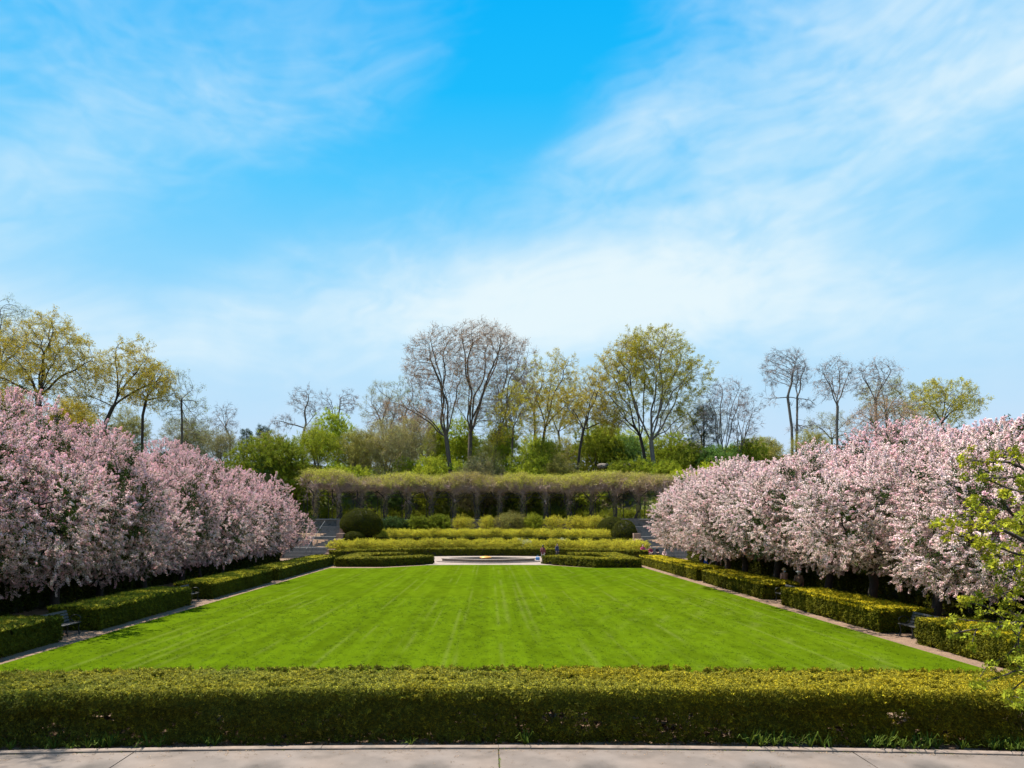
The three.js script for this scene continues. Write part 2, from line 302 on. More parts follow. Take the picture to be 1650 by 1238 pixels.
// ---------------------------------------------------------------- trees: branches that grow towards points spread through the crown
function grow(rng, trunk, attract, { step = 0.6, reach = 5, kill = 1.1, R = 0.3, rmin = 0.014, lift = 0.15, jitter = 0.25, power = 0.52, iter = 160, smoothing = 2, limbs = [] }) {
  const X = [], Y = [], Z = [], P = [], last = [];
  const push = (x, y, z, p) => { X.push(x); Y.push(y); Z.push(z); P.push(p); last.push(-1); return X.length - 1; };
  let prev = -1;
  for (let i = 0; i < trunk.length - 1; i++) { const a = trunk[i], b = trunk[i + 1], n = Math.max(1, Math.round(a.distanceTo(b) / step)); for (let k = i ? 1 : 0; k <= n; k++) { const q = a.clone().lerp(b, k / n); prev = push(q.x, q.y, q.z, prev); } }
  const fork = prev; for (const l of limbs) { prev = fork; for (let i = 0; i < l.length - 1; i++) { const a = l[i], b = l[i + 1], n = Math.max(1, Math.round(a.distanceTo(b) / step)); for (let k = 1; k <= n; k++) { const q = a.clone().lerp(b, k / n); prev = push(q.x + (rng() - 0.5) * step * 0.35, q.y, q.z + (rng() - 0.5) * step * 0.35, prev); } } }
  const nTrunk = fork + 1, N = attract.length, near = new Int32Array(N), dist = new Float64Array(N).fill(1e18), alive = new Uint8Array(N).fill(1), ceil = Math.floor(nTrunk * 0.55);
  const look = (from) => { for (let a = 0; a < N; a++) { if (!alive[a]) continue; const p = attract[a]; for (let k = from; k < X.length; k++) { const dx = p.x - X[k], dy = p.y - Y[k], dz = p.z - Z[k], d = dx * dx + dy * dy + dz * dz; if (d < dist[a]) { dist[a] = d; near[a] = k; } } if (dist[a] < kill * kill) alive[a] = 0; } };
  look(ceil);
  const sx = new Float64Array(40000), sy = new Float64Array(40000), sz = new Float64Array(40000), cnt = new Int32Array(40000), tries = new Uint8Array(40000);
  for (let it = 0; it < iter && X.length < 9000; it++) {
    const used = [];
    for (let a = 0; a < N; a++) if (alive[a] && (dist[a] < reach * reach || it < 12)) { const k = near[a], p = attract[a], d = Math.sqrt(dist[a]); if (!cnt[k]) used.push(k); cnt[k]++; sx[k] += (p.x - X[k]) / d; sy[k] += (p.y - Y[k]) / d; sz[k] += (p.z - Z[k]) / d; }
    const from = X.length;
    for (const k of used) {
      let x = sx[k], y = sy[k], z = sz[k]; const l = Math.hypot(x, y, z) || 1; cnt[k] = 0; sx[k] = sy[k] = sz[k] = 0;
      if (tries[k]++ > 3) continue;
      let px = 0, py = 0, pz = 0; const q = P[k]; if (q >= 0) { px = X[k] - X[q]; py = Y[k] - Y[q]; pz = Z[k] - Z[q]; const m = Math.hypot(px, py, pz) || 1; px /= m; py /= m; pz /= m; }
      x = x / l + px * 0.35 + (rng() - 0.5) * jitter; y = y / l + py * 0.35 + lift + (rng() - 0.5) * jitter; z = z / l + pz * 0.35 + (rng() - 0.5) * jitter;
      const m = Math.hypot(x, y, z) || 1; const c = last[k];
      const nx = X[k] + x / m * step, ny = Y[k] + y / m * step, nz = Z[k] + z / m * step;
      if (c >= 0 && Math.hypot(nx - X[c], ny - Y[c], nz - Z[c]) < step * 0.35) continue;
      last[k] = push(nx, ny, nz, k);
    }
    if (X.length === from) break;
    look(from);
  }
  const n = X.length, kids = Array.from({ length: n }, () => []);
  for (let k = 1; k < n; k++) if (P[k] >= 0) kids[P[k]].push(k);
  for (let s = 0; s < smoothing; s++) for (let k = nTrunk; k < n; k++) if (kids[k].length) { const q = P[k], c = kids[k][0]; X[k] += 0.25 * (X[q] + X[c] - 2 * X[k]); Y[k] += 0.25 * (Y[q] + Y[c] - 2 * Y[k]); Z[k] += 0.25 * (Z[q] + Z[c] - 2 * Z[k]); }
  const w = new Float64Array(n).fill(0); for (let k = n - 1; k >= 0; k--) { if (!kids[k].length) w[k] = 1; if (P[k] >= 0) w[P[k]] += w[k]; }
  const rad = (k) => Math.max(rmin, R * Math.pow(w[k] / w[0], power)), pt = (k) => V3(X[k], Y[k], Z[k]);
  const t = new Tri(false), spots = [], stack = [[0, -1]];
  while (stack.length) {
    let [k, q] = stack.pop(); const pts = [], rr = [];
    if (q >= 0) { pts.push(pt(q)); rr.push(Math.min(rad(q), rad(k) * 1.25)); }
    for (;;) {
      pts.push(pt(k)); rr.push(rad(k));
      if (P[k] >= 0 && k >= nTrunk && rad(k) < R * 0.2) spots.push([pt(k), pt(k).sub(pt(P[k])).normalize(), kids[k].length === 0, rad(k)]);
      if (!kids[k].length) break;
      const s = kids[k].slice().sort((a, b) => w[b] - w[a]); for (let j = 1; j < s.length; j++) stack.push([s[j], k]);
      k = s[0];
    }
    if (pts.length < 2) continue;
    if (q < 0) { rr[0] *= 1.5; if (rr.length > 2) rr[1] *= 1.12; }
    rr[rr.length - 1] *= 0.5;
    t.tube(pts, rr, rr[0] > 0.16 ? 9 : rr[0] > 0.06 ? 6 : 4, 1.2);
  }
  return { geometry: t.geometry(), spots };
}
// points spread through ellipsoids [centre, radii], more of them near the outside
function crownPoints(rng, shells, n, power = 0.42) {
  const vol = shells.map(([, r]) => r.x * r.y * r.z), sum = vol.reduce((a, b) => a + b, 0), out = [];
  shells.forEach(([c, r], i) => { const m = Math.ceil(n * Math.pow(vol[i] / sum, 0.85)); for (let k = 0; k < m; k++) { const d = ball(rng), q = Math.pow(rng(), power); out.push(V3(c.x + d.x * r.x * q, c.y + d.y * r.y * q, c.z + d.z * r.z * q)); } });
  return out;
}
// ---------------------------------------------------------------- the ground
const AC = 71;                                             // distance of the centre of the terrace's arcs
const radiusAt = (x, d) => d > AC ? Math.hypot(x, d - AC) : Math.abs(x);
function terrainY(x, d) {
  const r = radiusAt(x, d), behind = d > AC ? 1 : smooth(AC - 25, AC, d);
  let y = 4.62 * mix(smooth(33, 44, r), smooth(39.5, 40.6, r), behind);
  y += 7.6 * smooth(44.5, 58, r) + 3.2 * smooth(58, 90, r) + 3 * smooth(90, 180, r);
  return y + smooth(45, 60, r) * (fbm(x / 14, d / 14, 3) - 0.5) * 2.2 - 0.05;
}
{
  const xs = [], ds = [], warp = (u) => Math.sign(u) * (Math.abs(u) * 90 + Math.pow(Math.abs(u), 5) * 1900);
  for (let i = -110; i <= 110; i++) xs.push(warp(i / 110));
  for (let d = -1500; d < -20; d += 185) ds.push(d);
  for (let d = -20; d < 108; d += 2) ds.push(d);
  for (let d = 108; d < 116; d += 0.5) ds.push(d);
  for (let d = 116; d < 180; d += 1.6) ds.push(d);
  for (let k = 0; k <= 26; k++) ds.push(180 + Math.pow(k / 26, 3) * 2400);
  const g = new THREE.BufferGeometry(), p = [], uv = [], idx = [], w = xs.length;
  ds.forEach((d) => xs.forEach((x) => { p.push(x, terrainY(x, d), -d); uv.push(x / 24, d / 24); }));
  for (let j = 0; j < ds.length - 1; j++) for (let i = 0; i < w - 1; i++) { const a = j * w + i; idx.push(a, a + 1, a + w + 1, a, a + w + 1, a + w); }
  g.setAttribute('position', new THREE.Float32BufferAttribute(p, 3)); g.setAttribute('uv', new THREE.Float32BufferAttribute(uv, 2)); g.setIndex(idx); g.computeVertexNormals();
  const col = (u, v) => { const a = fbm(u * 10, v * 10, 5, 10), b = fbm(u * 40 + 3, v * 40, 3, 40), t = smooth(0.36, 0.62, a * 0.6 + b * 0.4); return mixc([0.07, 0.05, 0.028], mixc([0.045, 0.07, 0.010], [0.095, 0.115, 0.014], b), t); };
  struct('ground', g, new THREE.MeshStandardMaterial({ name: 'hill_ground', roughness: 1, map: mapOf(512, col), bumpMap: mapOf(256, (u, v) => fbm(u * 60, v * 60, 3, 60), false), bumpScale: 0.1 }));
}
const shapeOf = (pts) => { const s = new THREE.Shape(); pts.forEach(([x, d], i) => i ? s.lineTo(x, d) : s.moveTo(x, d)); s.closePath(); return s; };
const flat = (pts, y) => new THREE.ShapeGeometry(shapeOf(pts)).rotateX(-Math.PI / 2).translate(0, y, 0);
const prism = (pts, y0, y1, hole) => { const s = shapeOf(pts); if (hole) s.holes.push(shapeOf(hole)); return new THREE.ExtrudeGeometry(s, { depth: y1 - y0, bevelEnabled: false }).rotateX(-Math.PI / 2).translate(0, y0, 0); };
const arc = (r, a0, a1, n = 24) => Array.from({ length: n + 1 }, (_, i) => { const t = (a0 + (a1 - a0) * i / n) * Math.PI / 180; return [r * Math.sin(t), AC + r * Math.cos(t)]; });
const band = (r0, r1, a0, a1, n = 30) => [...arc(r0, a0, a1, n), ...arc(r1, a1, a0, n)];
const bow = (x) => -0.0040 * x * x;                        // the kerb by the terrace walk is slightly curved

// mulch beds under and around the hedges
M.mulch = new THREE.MeshStandardMaterial({
  name: 'mulch', roughness: 1, bumpScale: 0.03, bumpMap: mapOf(512, (u, v) => fbm(u * 120, v * 120, 2, 120), false),
  map: mapOf(512, (u, v) => { const k = 0.55 + 0.9 * fbm(u * 90, v * 90, 2, 90), s = hash2((u * 256) | 0, (v * 256) | 0) > 0.93 ? 1.5 : 1, w = fbm(u * 5, v * 5, 3, 5); return scaled(mixc([0.125, 0.075, 0.05], [0.20, 0.13, 0.085], w), k * s); }),
});
M.mulch.map.repeat.set(0.4, 0.4); M.mulch.bumpMap.repeat.set(0.4, 0.4);
struct('mulch_bed', flat([[-30, 14.0], [30, 14.0], [30, 97], [-30, 97]], 0), M.mulch);

// lawn: a slightly raised sheet of turf with mowing lines running away from the terrace
const lawnEdge = [[-15.2, 17.5], [15.0, 17.5], [14.95, 40], [14.9, 70.8], [10.2, 70.9], [8.4, 72.6], [5.8, 75.7], [3, 75.95], [0, 76.0], [-3, 75.95], [-5.8, 75.7], [-8.6, 72.6], [-10.4, 70.9], [-15.1, 70.8], [-15.15, 40]];
function lawnTint(x, d) {
  const sway = (fbm(x * 0.05 + 4, d * 0.02, 2) - 0.5) * 0.25, u = (x + sway) / 0.62, cell = Math.floor(u), f = u - cell, w = 0.06 + 0.14 * hash2(cell, 77), off = 0.2 + 0.6 * hash2(cell, 31);
  const line = Math.exp(-Math.pow((f - off) / w, 2)) * (hash2(cell, 9) > 0.35 ? 1 : 0.25), broken = smooth(0.38, 0.72, fbm(x * 2.2 + 7, d * 0.20 + 3, 4));
  const u2 = (x * 0.93 - d * 0.36 + 60) / 1.3, c2 = Math.floor(u2), g2 = Math.exp(-Math.pow((u2 - c2 - 0.5) / (0.10 + 0.12 * hash2(c2, 5)), 2)), cross = g2 * smooth(0.48, 0.72, fbm(x * 1.1 + 9, d * 0.5, 3)) * smooth(2, 9, x);
  const mow = (Math.sin((x + sway) * Math.PI / 1.24) > 0 ? 1 : -1) * 0.055, big = (fbm(x * 0.11 + 2, d * 0.09, 4) - 0.5) * 0.5, fine = (fbm(x * 2.6, d * 1.1, 4) - 0.5) * 0.55;
  const c = mixc([0.043, 0.078, 0.0020], [0.059, 0.090, 0.0024], Math.min(1, Math.max(0, 0.5 + big * 1.3)));
  const k = 1 + mow + fine + big * 0.3, pale = Math.min(0.6, line * broken * 0.30 + cross * 0.22);
  return mixc(scaled(c, k), [0.105, 0.125, 0.028], pale);
}
M.lawn = new THREE.MeshPhysicalMaterial({ name: 'turf', roughness: 1, specularIntensity: 0, bumpScale: 0.025, bumpMap: mapOf(512, (u, v) => hash2((u * 512) | 0, (v * 512) | 0) * 0.5 + fbm(u * 90, v * 90, 2, 90) * 0.5, false),
  map: mapOf(2048, (u, v) => { const x = (u - 0.5) * 31, d = 16 + v * 62; return scaled(lawnTint(x, d), 0.86 + 0.28 * hash2((u * 2048) | 0, (v * 2048) | 0)); }) });
M.lawn.map.repeat.set(1 / 31, 1 / 62); M.lawn.map.offset.set(0.5, -16 / 62); M.lawn.bumpMap.repeat.set(0.22, 0.11);
struct('lawn', prism(lawnEdge, 0.004, 0.04), M.lawn);
{
  const r = rngOf(404), t = new Tri();
  for (let i = 0; i < 11; i++) { const a = ball(r), d = V3(a.x * 0.7, 1, a.z * 0.7).normalize(); t.kite(V3((r() - 0.5) * 0.09, 0, (r() - 0.5) * 0.09), d, sideOf(d, r), 0.035 + r() * 0.035, 0.009, scaled([1, 1, 1], 0.85 + 0.4 * r()), 0.1); }
  const g = t.geometry(), c = new Copies(), inside = (x, d) => x > -15.15 && x < 14.95 && d < 70.7;
  for (let i = 0; i < 12000; i++) {
    const d = 17.8 + 26 * Math.pow(r(), 2.2), x = (r() - 0.5) * 30.4; if (!inside(x, d)) continue;
    const k = 0.85 + 0.4 * r(); c.add(V3(x, 0.04, -d), V3((r() - 0.5) * 0.3, 1, (r() - 0.5) * 0.3).normalize(), 0.8 + 0.5 * r() + (d - 17) * 0.02, r, scaled(lawnTint(x, d), 2.1 * k), 0.42);
  }
  const o = c.build('grass', g, M.leaf, scene); tag(o, 'short mown bright green grass covering the great lawn', 'grass');
}

// terrace walk in the foreground: concrete slabs with a stone kerb
M.path = stoneMat('path_concrete', [0.118, 0.096, 0.085], 0.42, 0.005, 6, 0.45);
{ // fine cracks and stains give the concrete its wear
  M.path.map.repeat.set(0.33, 0.33); M.path.bumpMap.repeat.set(0.5, 0.5);
  const walk = struct('terrace_walk', flat([[-40, -6], [40, -6], [40, 14.35], [-40, 14.35]], 0.004), new THREE.MeshStandardMaterial({ color: RGB([0.06, 0.05, 0.04]), roughness: 1, name: 'joint_dirt' }));
  const cuts = [-27.7, -20.75, -13.85, -6.86, 0.2, 7.05, 14.1, 21.1, 28.1];
  const row = [[11.0, null], [7.4, 10.985], [3.8, 7.385]];
  for (const [d0, d1] of row) for (let i = 0; i < cuts.length - 1; i++) {
    const a = cuts[i] + 0.012, b = cuts[i + 1] - 0.012, pts = [[a, d0], [b, d0]];
    for (let k = 0; k <= 8; k++) { const x = b + (a - b) * k / 8; pts.push([x, d1 ?? 14.585 + bow(x)]); }
    part('paving_slab', prism(pts, 0.006, 0.028 + 0.004 * hash2(i, d0 | 0)), M.path, walk);
  }
  const kerb = thing('kerb', 'low weathered stone kerb between the foreground walk and the hedge bed', 'kerb');
  M.kerb = stoneMat('kerb_stone', [0.17, 0.132, 0.112], 0.35, 0.006, 8, 0.35);
  for (let i = 0; i < 16; i++) {
    const x0 = -27.6 + i * 3.475 + 0.004, x1 = x0 + 3.467, p = [], idx = [], prof = [[0, 0], [0, 0.052], [0.018, 0.066], [0.135, 0.070], [0.145, 0.06], [0.145, 0]], n = 12, lift = 0.006 * hash2(i, 5);
    for (let k = 0; k <= n; k++) { const x = x0 + (x1 - x0) * k / n; prof.forEach(([z, y]) => p.push(x, y + (y ? lift : 0) + (y > 0.04 ? 0.006 * (noise2(x * 3, z * 9) - 0.5) : 0), -(14.60 + bow(x) + z) + (z === 0 ? 0.012 * (noise2(x * 2.2, 3) - 0.5) : 0))); }
    const w = prof.length; for (let k = 0; k < n; k++) for (let j = 0; j < w - 1; j++) { const a = k * w + j; idx.push(a, a + w, a + w + 1, a, a + w + 1, a + 1); }
    for (const k of [0, n]) for (let j = 1; j < w - 1; j++) idx.push(k * w, k * w + j, k * w + j + 1);
    const g0 = new THREE.BufferGeometry(); g0.setAttribute('position', new THREE.Float32BufferAttribute(p, 3)); g0.setIndex(idx); const geo = boxUV(g0);
    part('kerb_stone', geo, M.kerb, kerb);
  }
}

// fountain court
M.court = stoneMat('court_paving', [0.215, 0.17, 0.145], 0.16, 0.004, 6, 0.12);
M.court.map.repeat.set(0.5, 0.5);
struct('fountain_court', prism([[-5.9, 75.75], [-3, 76.05], [0, 76.1], [3, 76.05], [5.9, 75.75], [9.6, 79], [12.4, 84], [13, 90], [10.5, 94.2], [5, 95.6], [0, 95.9], [-5, 95.6], [-10.5, 94.2], [-13, 90], [-12.4, 84], [-9.6, 79]], 0.008, 0.03), M.court);
{
  const f = thing('fountain', 'low pale stone fountain basin with stepped rim on the court beyond the lawn', 'fountain', [0, 0.03, -82.2]);
  const quatre = (a, b, n = 72, k = 0.07) => Array.from({ length: n }, (_, i) => { const t = i / n * Math.PI * 2, q = 1 + k * Math.cos(4 * t); return [a * q * Math.cos(t), b * q * Math.sin(t)]; });
  const ext = (o, i, y0, y1, bev) => { const s = shapeOf(o); if (i) s.holes.push(shapeOf(i)); return new THREE.ExtrudeGeometry(s, { depth: y1 - y0 - bev, bevelEnabled: true, bevelThickness: bev, bevelSize: bev, bevelSegments: 2 }).rotateX(-Math.PI / 2).translate(0, y0, 0); };
  part('plinth', ext(quatre(5.35, 3.35), null, 0.0, 0.10, 0.02), M.stone, f);
  const rim = part('rim', ext(quatre(4.75, 2.95), quatre(4.2, 2.45), 0.104, 0.33, 0.03), M.stone, f);
  part('coping', ext(quatre(4.85, 3.05), quatre(4.1, 2.36), 0.334, 0.40, 0.02), M.stone, rim);
  part('basin_floor', flat(quatre(4.18, 2.43), 0.13), new THREE.MeshStandardMaterial({ color: RGB([0.12, 0.115, 0.10]), roughness: 0.5, name: 'basin_floor' }), f);
  const bronze = new THREE.MeshStandardMaterial({ color: RGB([0.55, 0.27, 0.06]), roughness: 0.5, metalness: 0.15, name: 'ochre_metal' });
  part('spout', new THREE.LatheGeometry([[0, 0.5], [0.25, 0.5], [0.5, 0.46], [0.68, 0.36], [0.6, 0.3], [0.45, 0.22], [0.4, 0]].reverse().map(([x, y]) => new THREE.Vector2(x, y)), 28).translate(-0.3, 0.12, 0.2), bronze, f);
}

// terraces behind the fountain, in concentric arcs
{
  const prof = [[25.9, -0.02], [26.4, 0.3], [26.9, 0.62], [30.5, 0.72], [30.7, 1.3], [31.9, 1.38], [32.05, 2.1], [34.7, 2.22], [35, 2.85], [39.3, 3.02]], p = [], uv = [], idx = [], n = 44;
  for (let i = 0; i <= n; i++) { const t = (-44 + 88 * i / n) * Math.PI / 180; prof.forEach(([r, y], j) => { p.push(r * Math.sin(t), y, -(AC + r * Math.cos(t))); uv.push(t * 30, j); }); }
  const w = prof.length; for (let i = 0; i < n; i++) for (let j = 0; j < w - 1; j++) { const a = i * w + j; idx.push(a, a + w, a + w + 1, a, a + w + 1, a + 1); }
  const g = new THREE.BufferGeometry(); g.setAttribute('position', new THREE.Float32BufferAttribute(p, 3)); g.setAttribute('uv', new THREE.Float32BufferAttribute(uv, 2)); g.setIndex(idx); g.computeVertexNormals();
  struct('terrace_bed', g, M.mulch);
  const w1 = thing('retaining_wall', 'long curved dark stone retaining wall below the wisteria pergola', 'wall');
  part('wall_face', boxUV(prism(band(39.15, 39.6, -42, 42), 2.9, 4.66)), M.wall, w1);
  part('coping', boxUV(prism(band(39.02, 39.75, -42, 42), 4.664, 4.8)), M.stone, w1);
  struct('pergola_walk', prism(band(39.76, 46, -50, 50), 4.0, 4.68), M.court);
}
// staircases up to the pergola, one on each side
for (const s of [-1, 1]) {
  const side = s < 0 ? 'left' : 'right';
  const st = thing('stone_staircase', s < 0 ? 'grey stone staircase at the end of the left blossom trees, with a handrail' : 'grey stone staircase at the end of the right blossom trees, people sitting at its foot', 'staircase', [s * 22.3, 0, -89.6]);
  const tread = 0.36, rise = 0.156; let d = 0;
  for (let i = 0; i < 24; i++) {
    if (i === 8 || i === 16) { part('landing', moved(block(5.0, rise, 1.3), 0, (i - 1) * rise + 0.002, -d - 0.65), M.stair, st); d += 1.3; }
    part('step', moved(block(5.0, (i + 1) * rise, tread + 0.02), 0, 0, -d - tread / 2), M.stair, st); d += tread;
  }
  part('landing', moved(block(8.4, 3.74, 3.0), -s * 0.9, 0, -d - 1.5), M.stair, st);
  [[0.1, 0.62, 1.3], [1.42, 1.05, 1.4], [2.9, 1.75, 1.8], [4.8, 2.2, 2.0], [6.9, 2.9, 2.0], [9.0, 3.5, 2.0]].forEach(([z, h, l]) => { part('cheek_block', moved(block(0.9, h, l, 0.02), -s * 3.0, 0, -z - l / 2), M.pink, st); part('cheek_block', moved(block(0.7, h, l, 0.02), s * 2.9, 0, -z - l / 2), M.pink, st); });
  const rail = (x, z0, z1) => {
    const h = thing('handrail', s < 0 ? (x > -0.5 ? 'grey metal handrail down the middle of the left stone staircase' : '') : 'grey metal handrail on the right stone staircase', 'handrail', [s * 22.3 + x, 0, -89.6]);
    const yAt = (z) => 3.74 * Math.min(1, z / 11.2), pts = [], t = new Tri(false);
    for (let k = 0; k <= 14; k++) { const z = z0 + (z1 - z0) * k / 14; pts.push(V3(0, yAt(z) + 1.0, -z)); }
    t.tube(pts, pts.map(() => 0.035), 6); part('rail', t.geometry(), M.rail, h);
    for (let k = 0; k <= 4; k++) { const z = z0 + (z1 - z0) * k / 4, q = new Tri(false); q.tube([V3(0, yAt(z), -z), V3(0, yAt(z) + 1.0, -z)], [0.028, 0.028], 6); part('post', q.geometry(), M.rail, h); }
  };
  rail(s < 0 ? 0.3 : -0.2, 0.3, 10.6);
  const wl = thing('stone_wall', s < 0 ? 'low pale stone wall at the top of the left staircase' : 'low pale stone wall at the top of the right staircase', 'wall', [s * 21.6, 3.74, -104.2]);
  for (let k = 0; k < 4; k++) part('wall_block', moved(block(2.36, 1.0, 0.6, 0.015), -3.6 + k * 2.4, 0, 0), k % 2 ? M.wall : M.pink, wl);
  part('coping', moved(block(9.8, 0.1, 0.7, 0.015), 0, 1.003, 0), M.stone, wl);
}
// ---------------------------------------------------------------- clipped yew hedges
const yewG = [yewTuft(11), yewTuft(12, 18), yewTuft(13, 24)];
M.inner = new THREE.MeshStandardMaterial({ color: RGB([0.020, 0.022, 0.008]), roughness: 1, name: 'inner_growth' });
const inPoly = (x, d, p) => { let c = false; for (let i = 0, j = p.length - 1; i < p.length; j = i++) if ((p[i][1] > d) !== (p[j][1] > d) && x < (p[j][0] - p[i][0]) * (d - p[i][1]) / (p[j][1] - p[i][1]) + p[i][0]) c = !c; return c; };
function inset(p, k) {
  let area = 0; p.forEach((a, i) => { const b = p[(i + 1) % p.length]; area += a[0] * b[1] - b[0] * a[1]; });
  const s = area > 0 ? 1 : -1, n = p.length;
  return p.map((b, i) => { const a = p[(i + n - 1) % n], c = p[(i + 1) % n]; let x1 = b[0] - a[0], y1 = b[1] - a[1], x2 = c[0] - b[0], y2 = c[1] - b[1]; const l1 = Math.hypot(x1, y1) || 1, l2 = Math.hypot(x2, y2) || 1; const nx = -(y1 / l1 + y2 / l2) * s, ny = (x1 / l1 + x2 / l2) * s, q = (nx * nx + ny * ny) / 2 || 1; return [b[0] + nx * k / q, b[1] + ny * k / q]; });
}
function hedge({ name = 'clipped_hedge', label, group, pts, h = 0.93, y0 = 0, size = 2, dens = 70, seed = 1, warm = 0, core = true, top = 1, sides = 1, yAt, tone = 1, topTone = 1 }) {
  const r = rngOf(seed * 7919), o = thing(name, label, 'hedge', [0, 0, 0], group), c = new Copies();
  const xs = pts.map((p) => p[0]), ds = pts.map((p) => p[1]), x0 = Math.min(...xs), x1 = Math.max(...xs), d0 = Math.min(...ds), d1 = Math.max(...ds);
  const cx = (x0 + x1) / 2, cd = (d0 + d1) / 2; o.position.set(cx, y0, -cd);
  const put = (x, y, d, dir, top) => {
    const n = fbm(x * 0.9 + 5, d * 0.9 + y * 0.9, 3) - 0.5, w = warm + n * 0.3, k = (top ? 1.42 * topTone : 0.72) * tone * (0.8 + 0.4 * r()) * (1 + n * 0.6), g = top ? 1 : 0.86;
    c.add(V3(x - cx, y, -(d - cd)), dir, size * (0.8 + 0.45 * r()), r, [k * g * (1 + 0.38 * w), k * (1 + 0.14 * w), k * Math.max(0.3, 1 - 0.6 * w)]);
  };
  const n = (x1 - x0) * (d1 - d0) * dens * top;
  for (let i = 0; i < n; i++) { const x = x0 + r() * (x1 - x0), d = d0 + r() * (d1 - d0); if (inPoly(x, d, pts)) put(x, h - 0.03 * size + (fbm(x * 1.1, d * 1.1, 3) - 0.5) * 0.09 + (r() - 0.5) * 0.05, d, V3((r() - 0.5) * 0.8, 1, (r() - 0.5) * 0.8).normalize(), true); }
  let area = 0; pts.forEach((a, i) => { const b = pts[(i + 1) % pts.length]; area += a[0] * b[1] - b[0] * a[1]; });
  const s = area > 0 ? 1 : -1;
  pts.forEach((a, i) => {
    const b = pts[(i + 1) % pts.length], lx = b[0] - a[0], ld = b[1] - a[1], l = Math.hypot(lx, ld); if (l < 0.01) return;
    const nx = ld / l * s, nd = -lx / l * s, m = l * h * dens * sides;
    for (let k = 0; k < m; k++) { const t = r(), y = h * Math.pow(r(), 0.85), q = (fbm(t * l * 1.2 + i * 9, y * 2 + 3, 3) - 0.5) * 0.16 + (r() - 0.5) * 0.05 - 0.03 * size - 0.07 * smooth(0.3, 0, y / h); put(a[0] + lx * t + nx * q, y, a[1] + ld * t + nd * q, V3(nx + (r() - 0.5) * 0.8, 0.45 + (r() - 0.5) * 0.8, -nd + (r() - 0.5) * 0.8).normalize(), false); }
  });
  c.build('foliage', yewG[seed % 3], M.needle, o);
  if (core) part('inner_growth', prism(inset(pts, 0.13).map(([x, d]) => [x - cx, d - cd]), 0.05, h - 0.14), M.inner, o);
  return o;
}

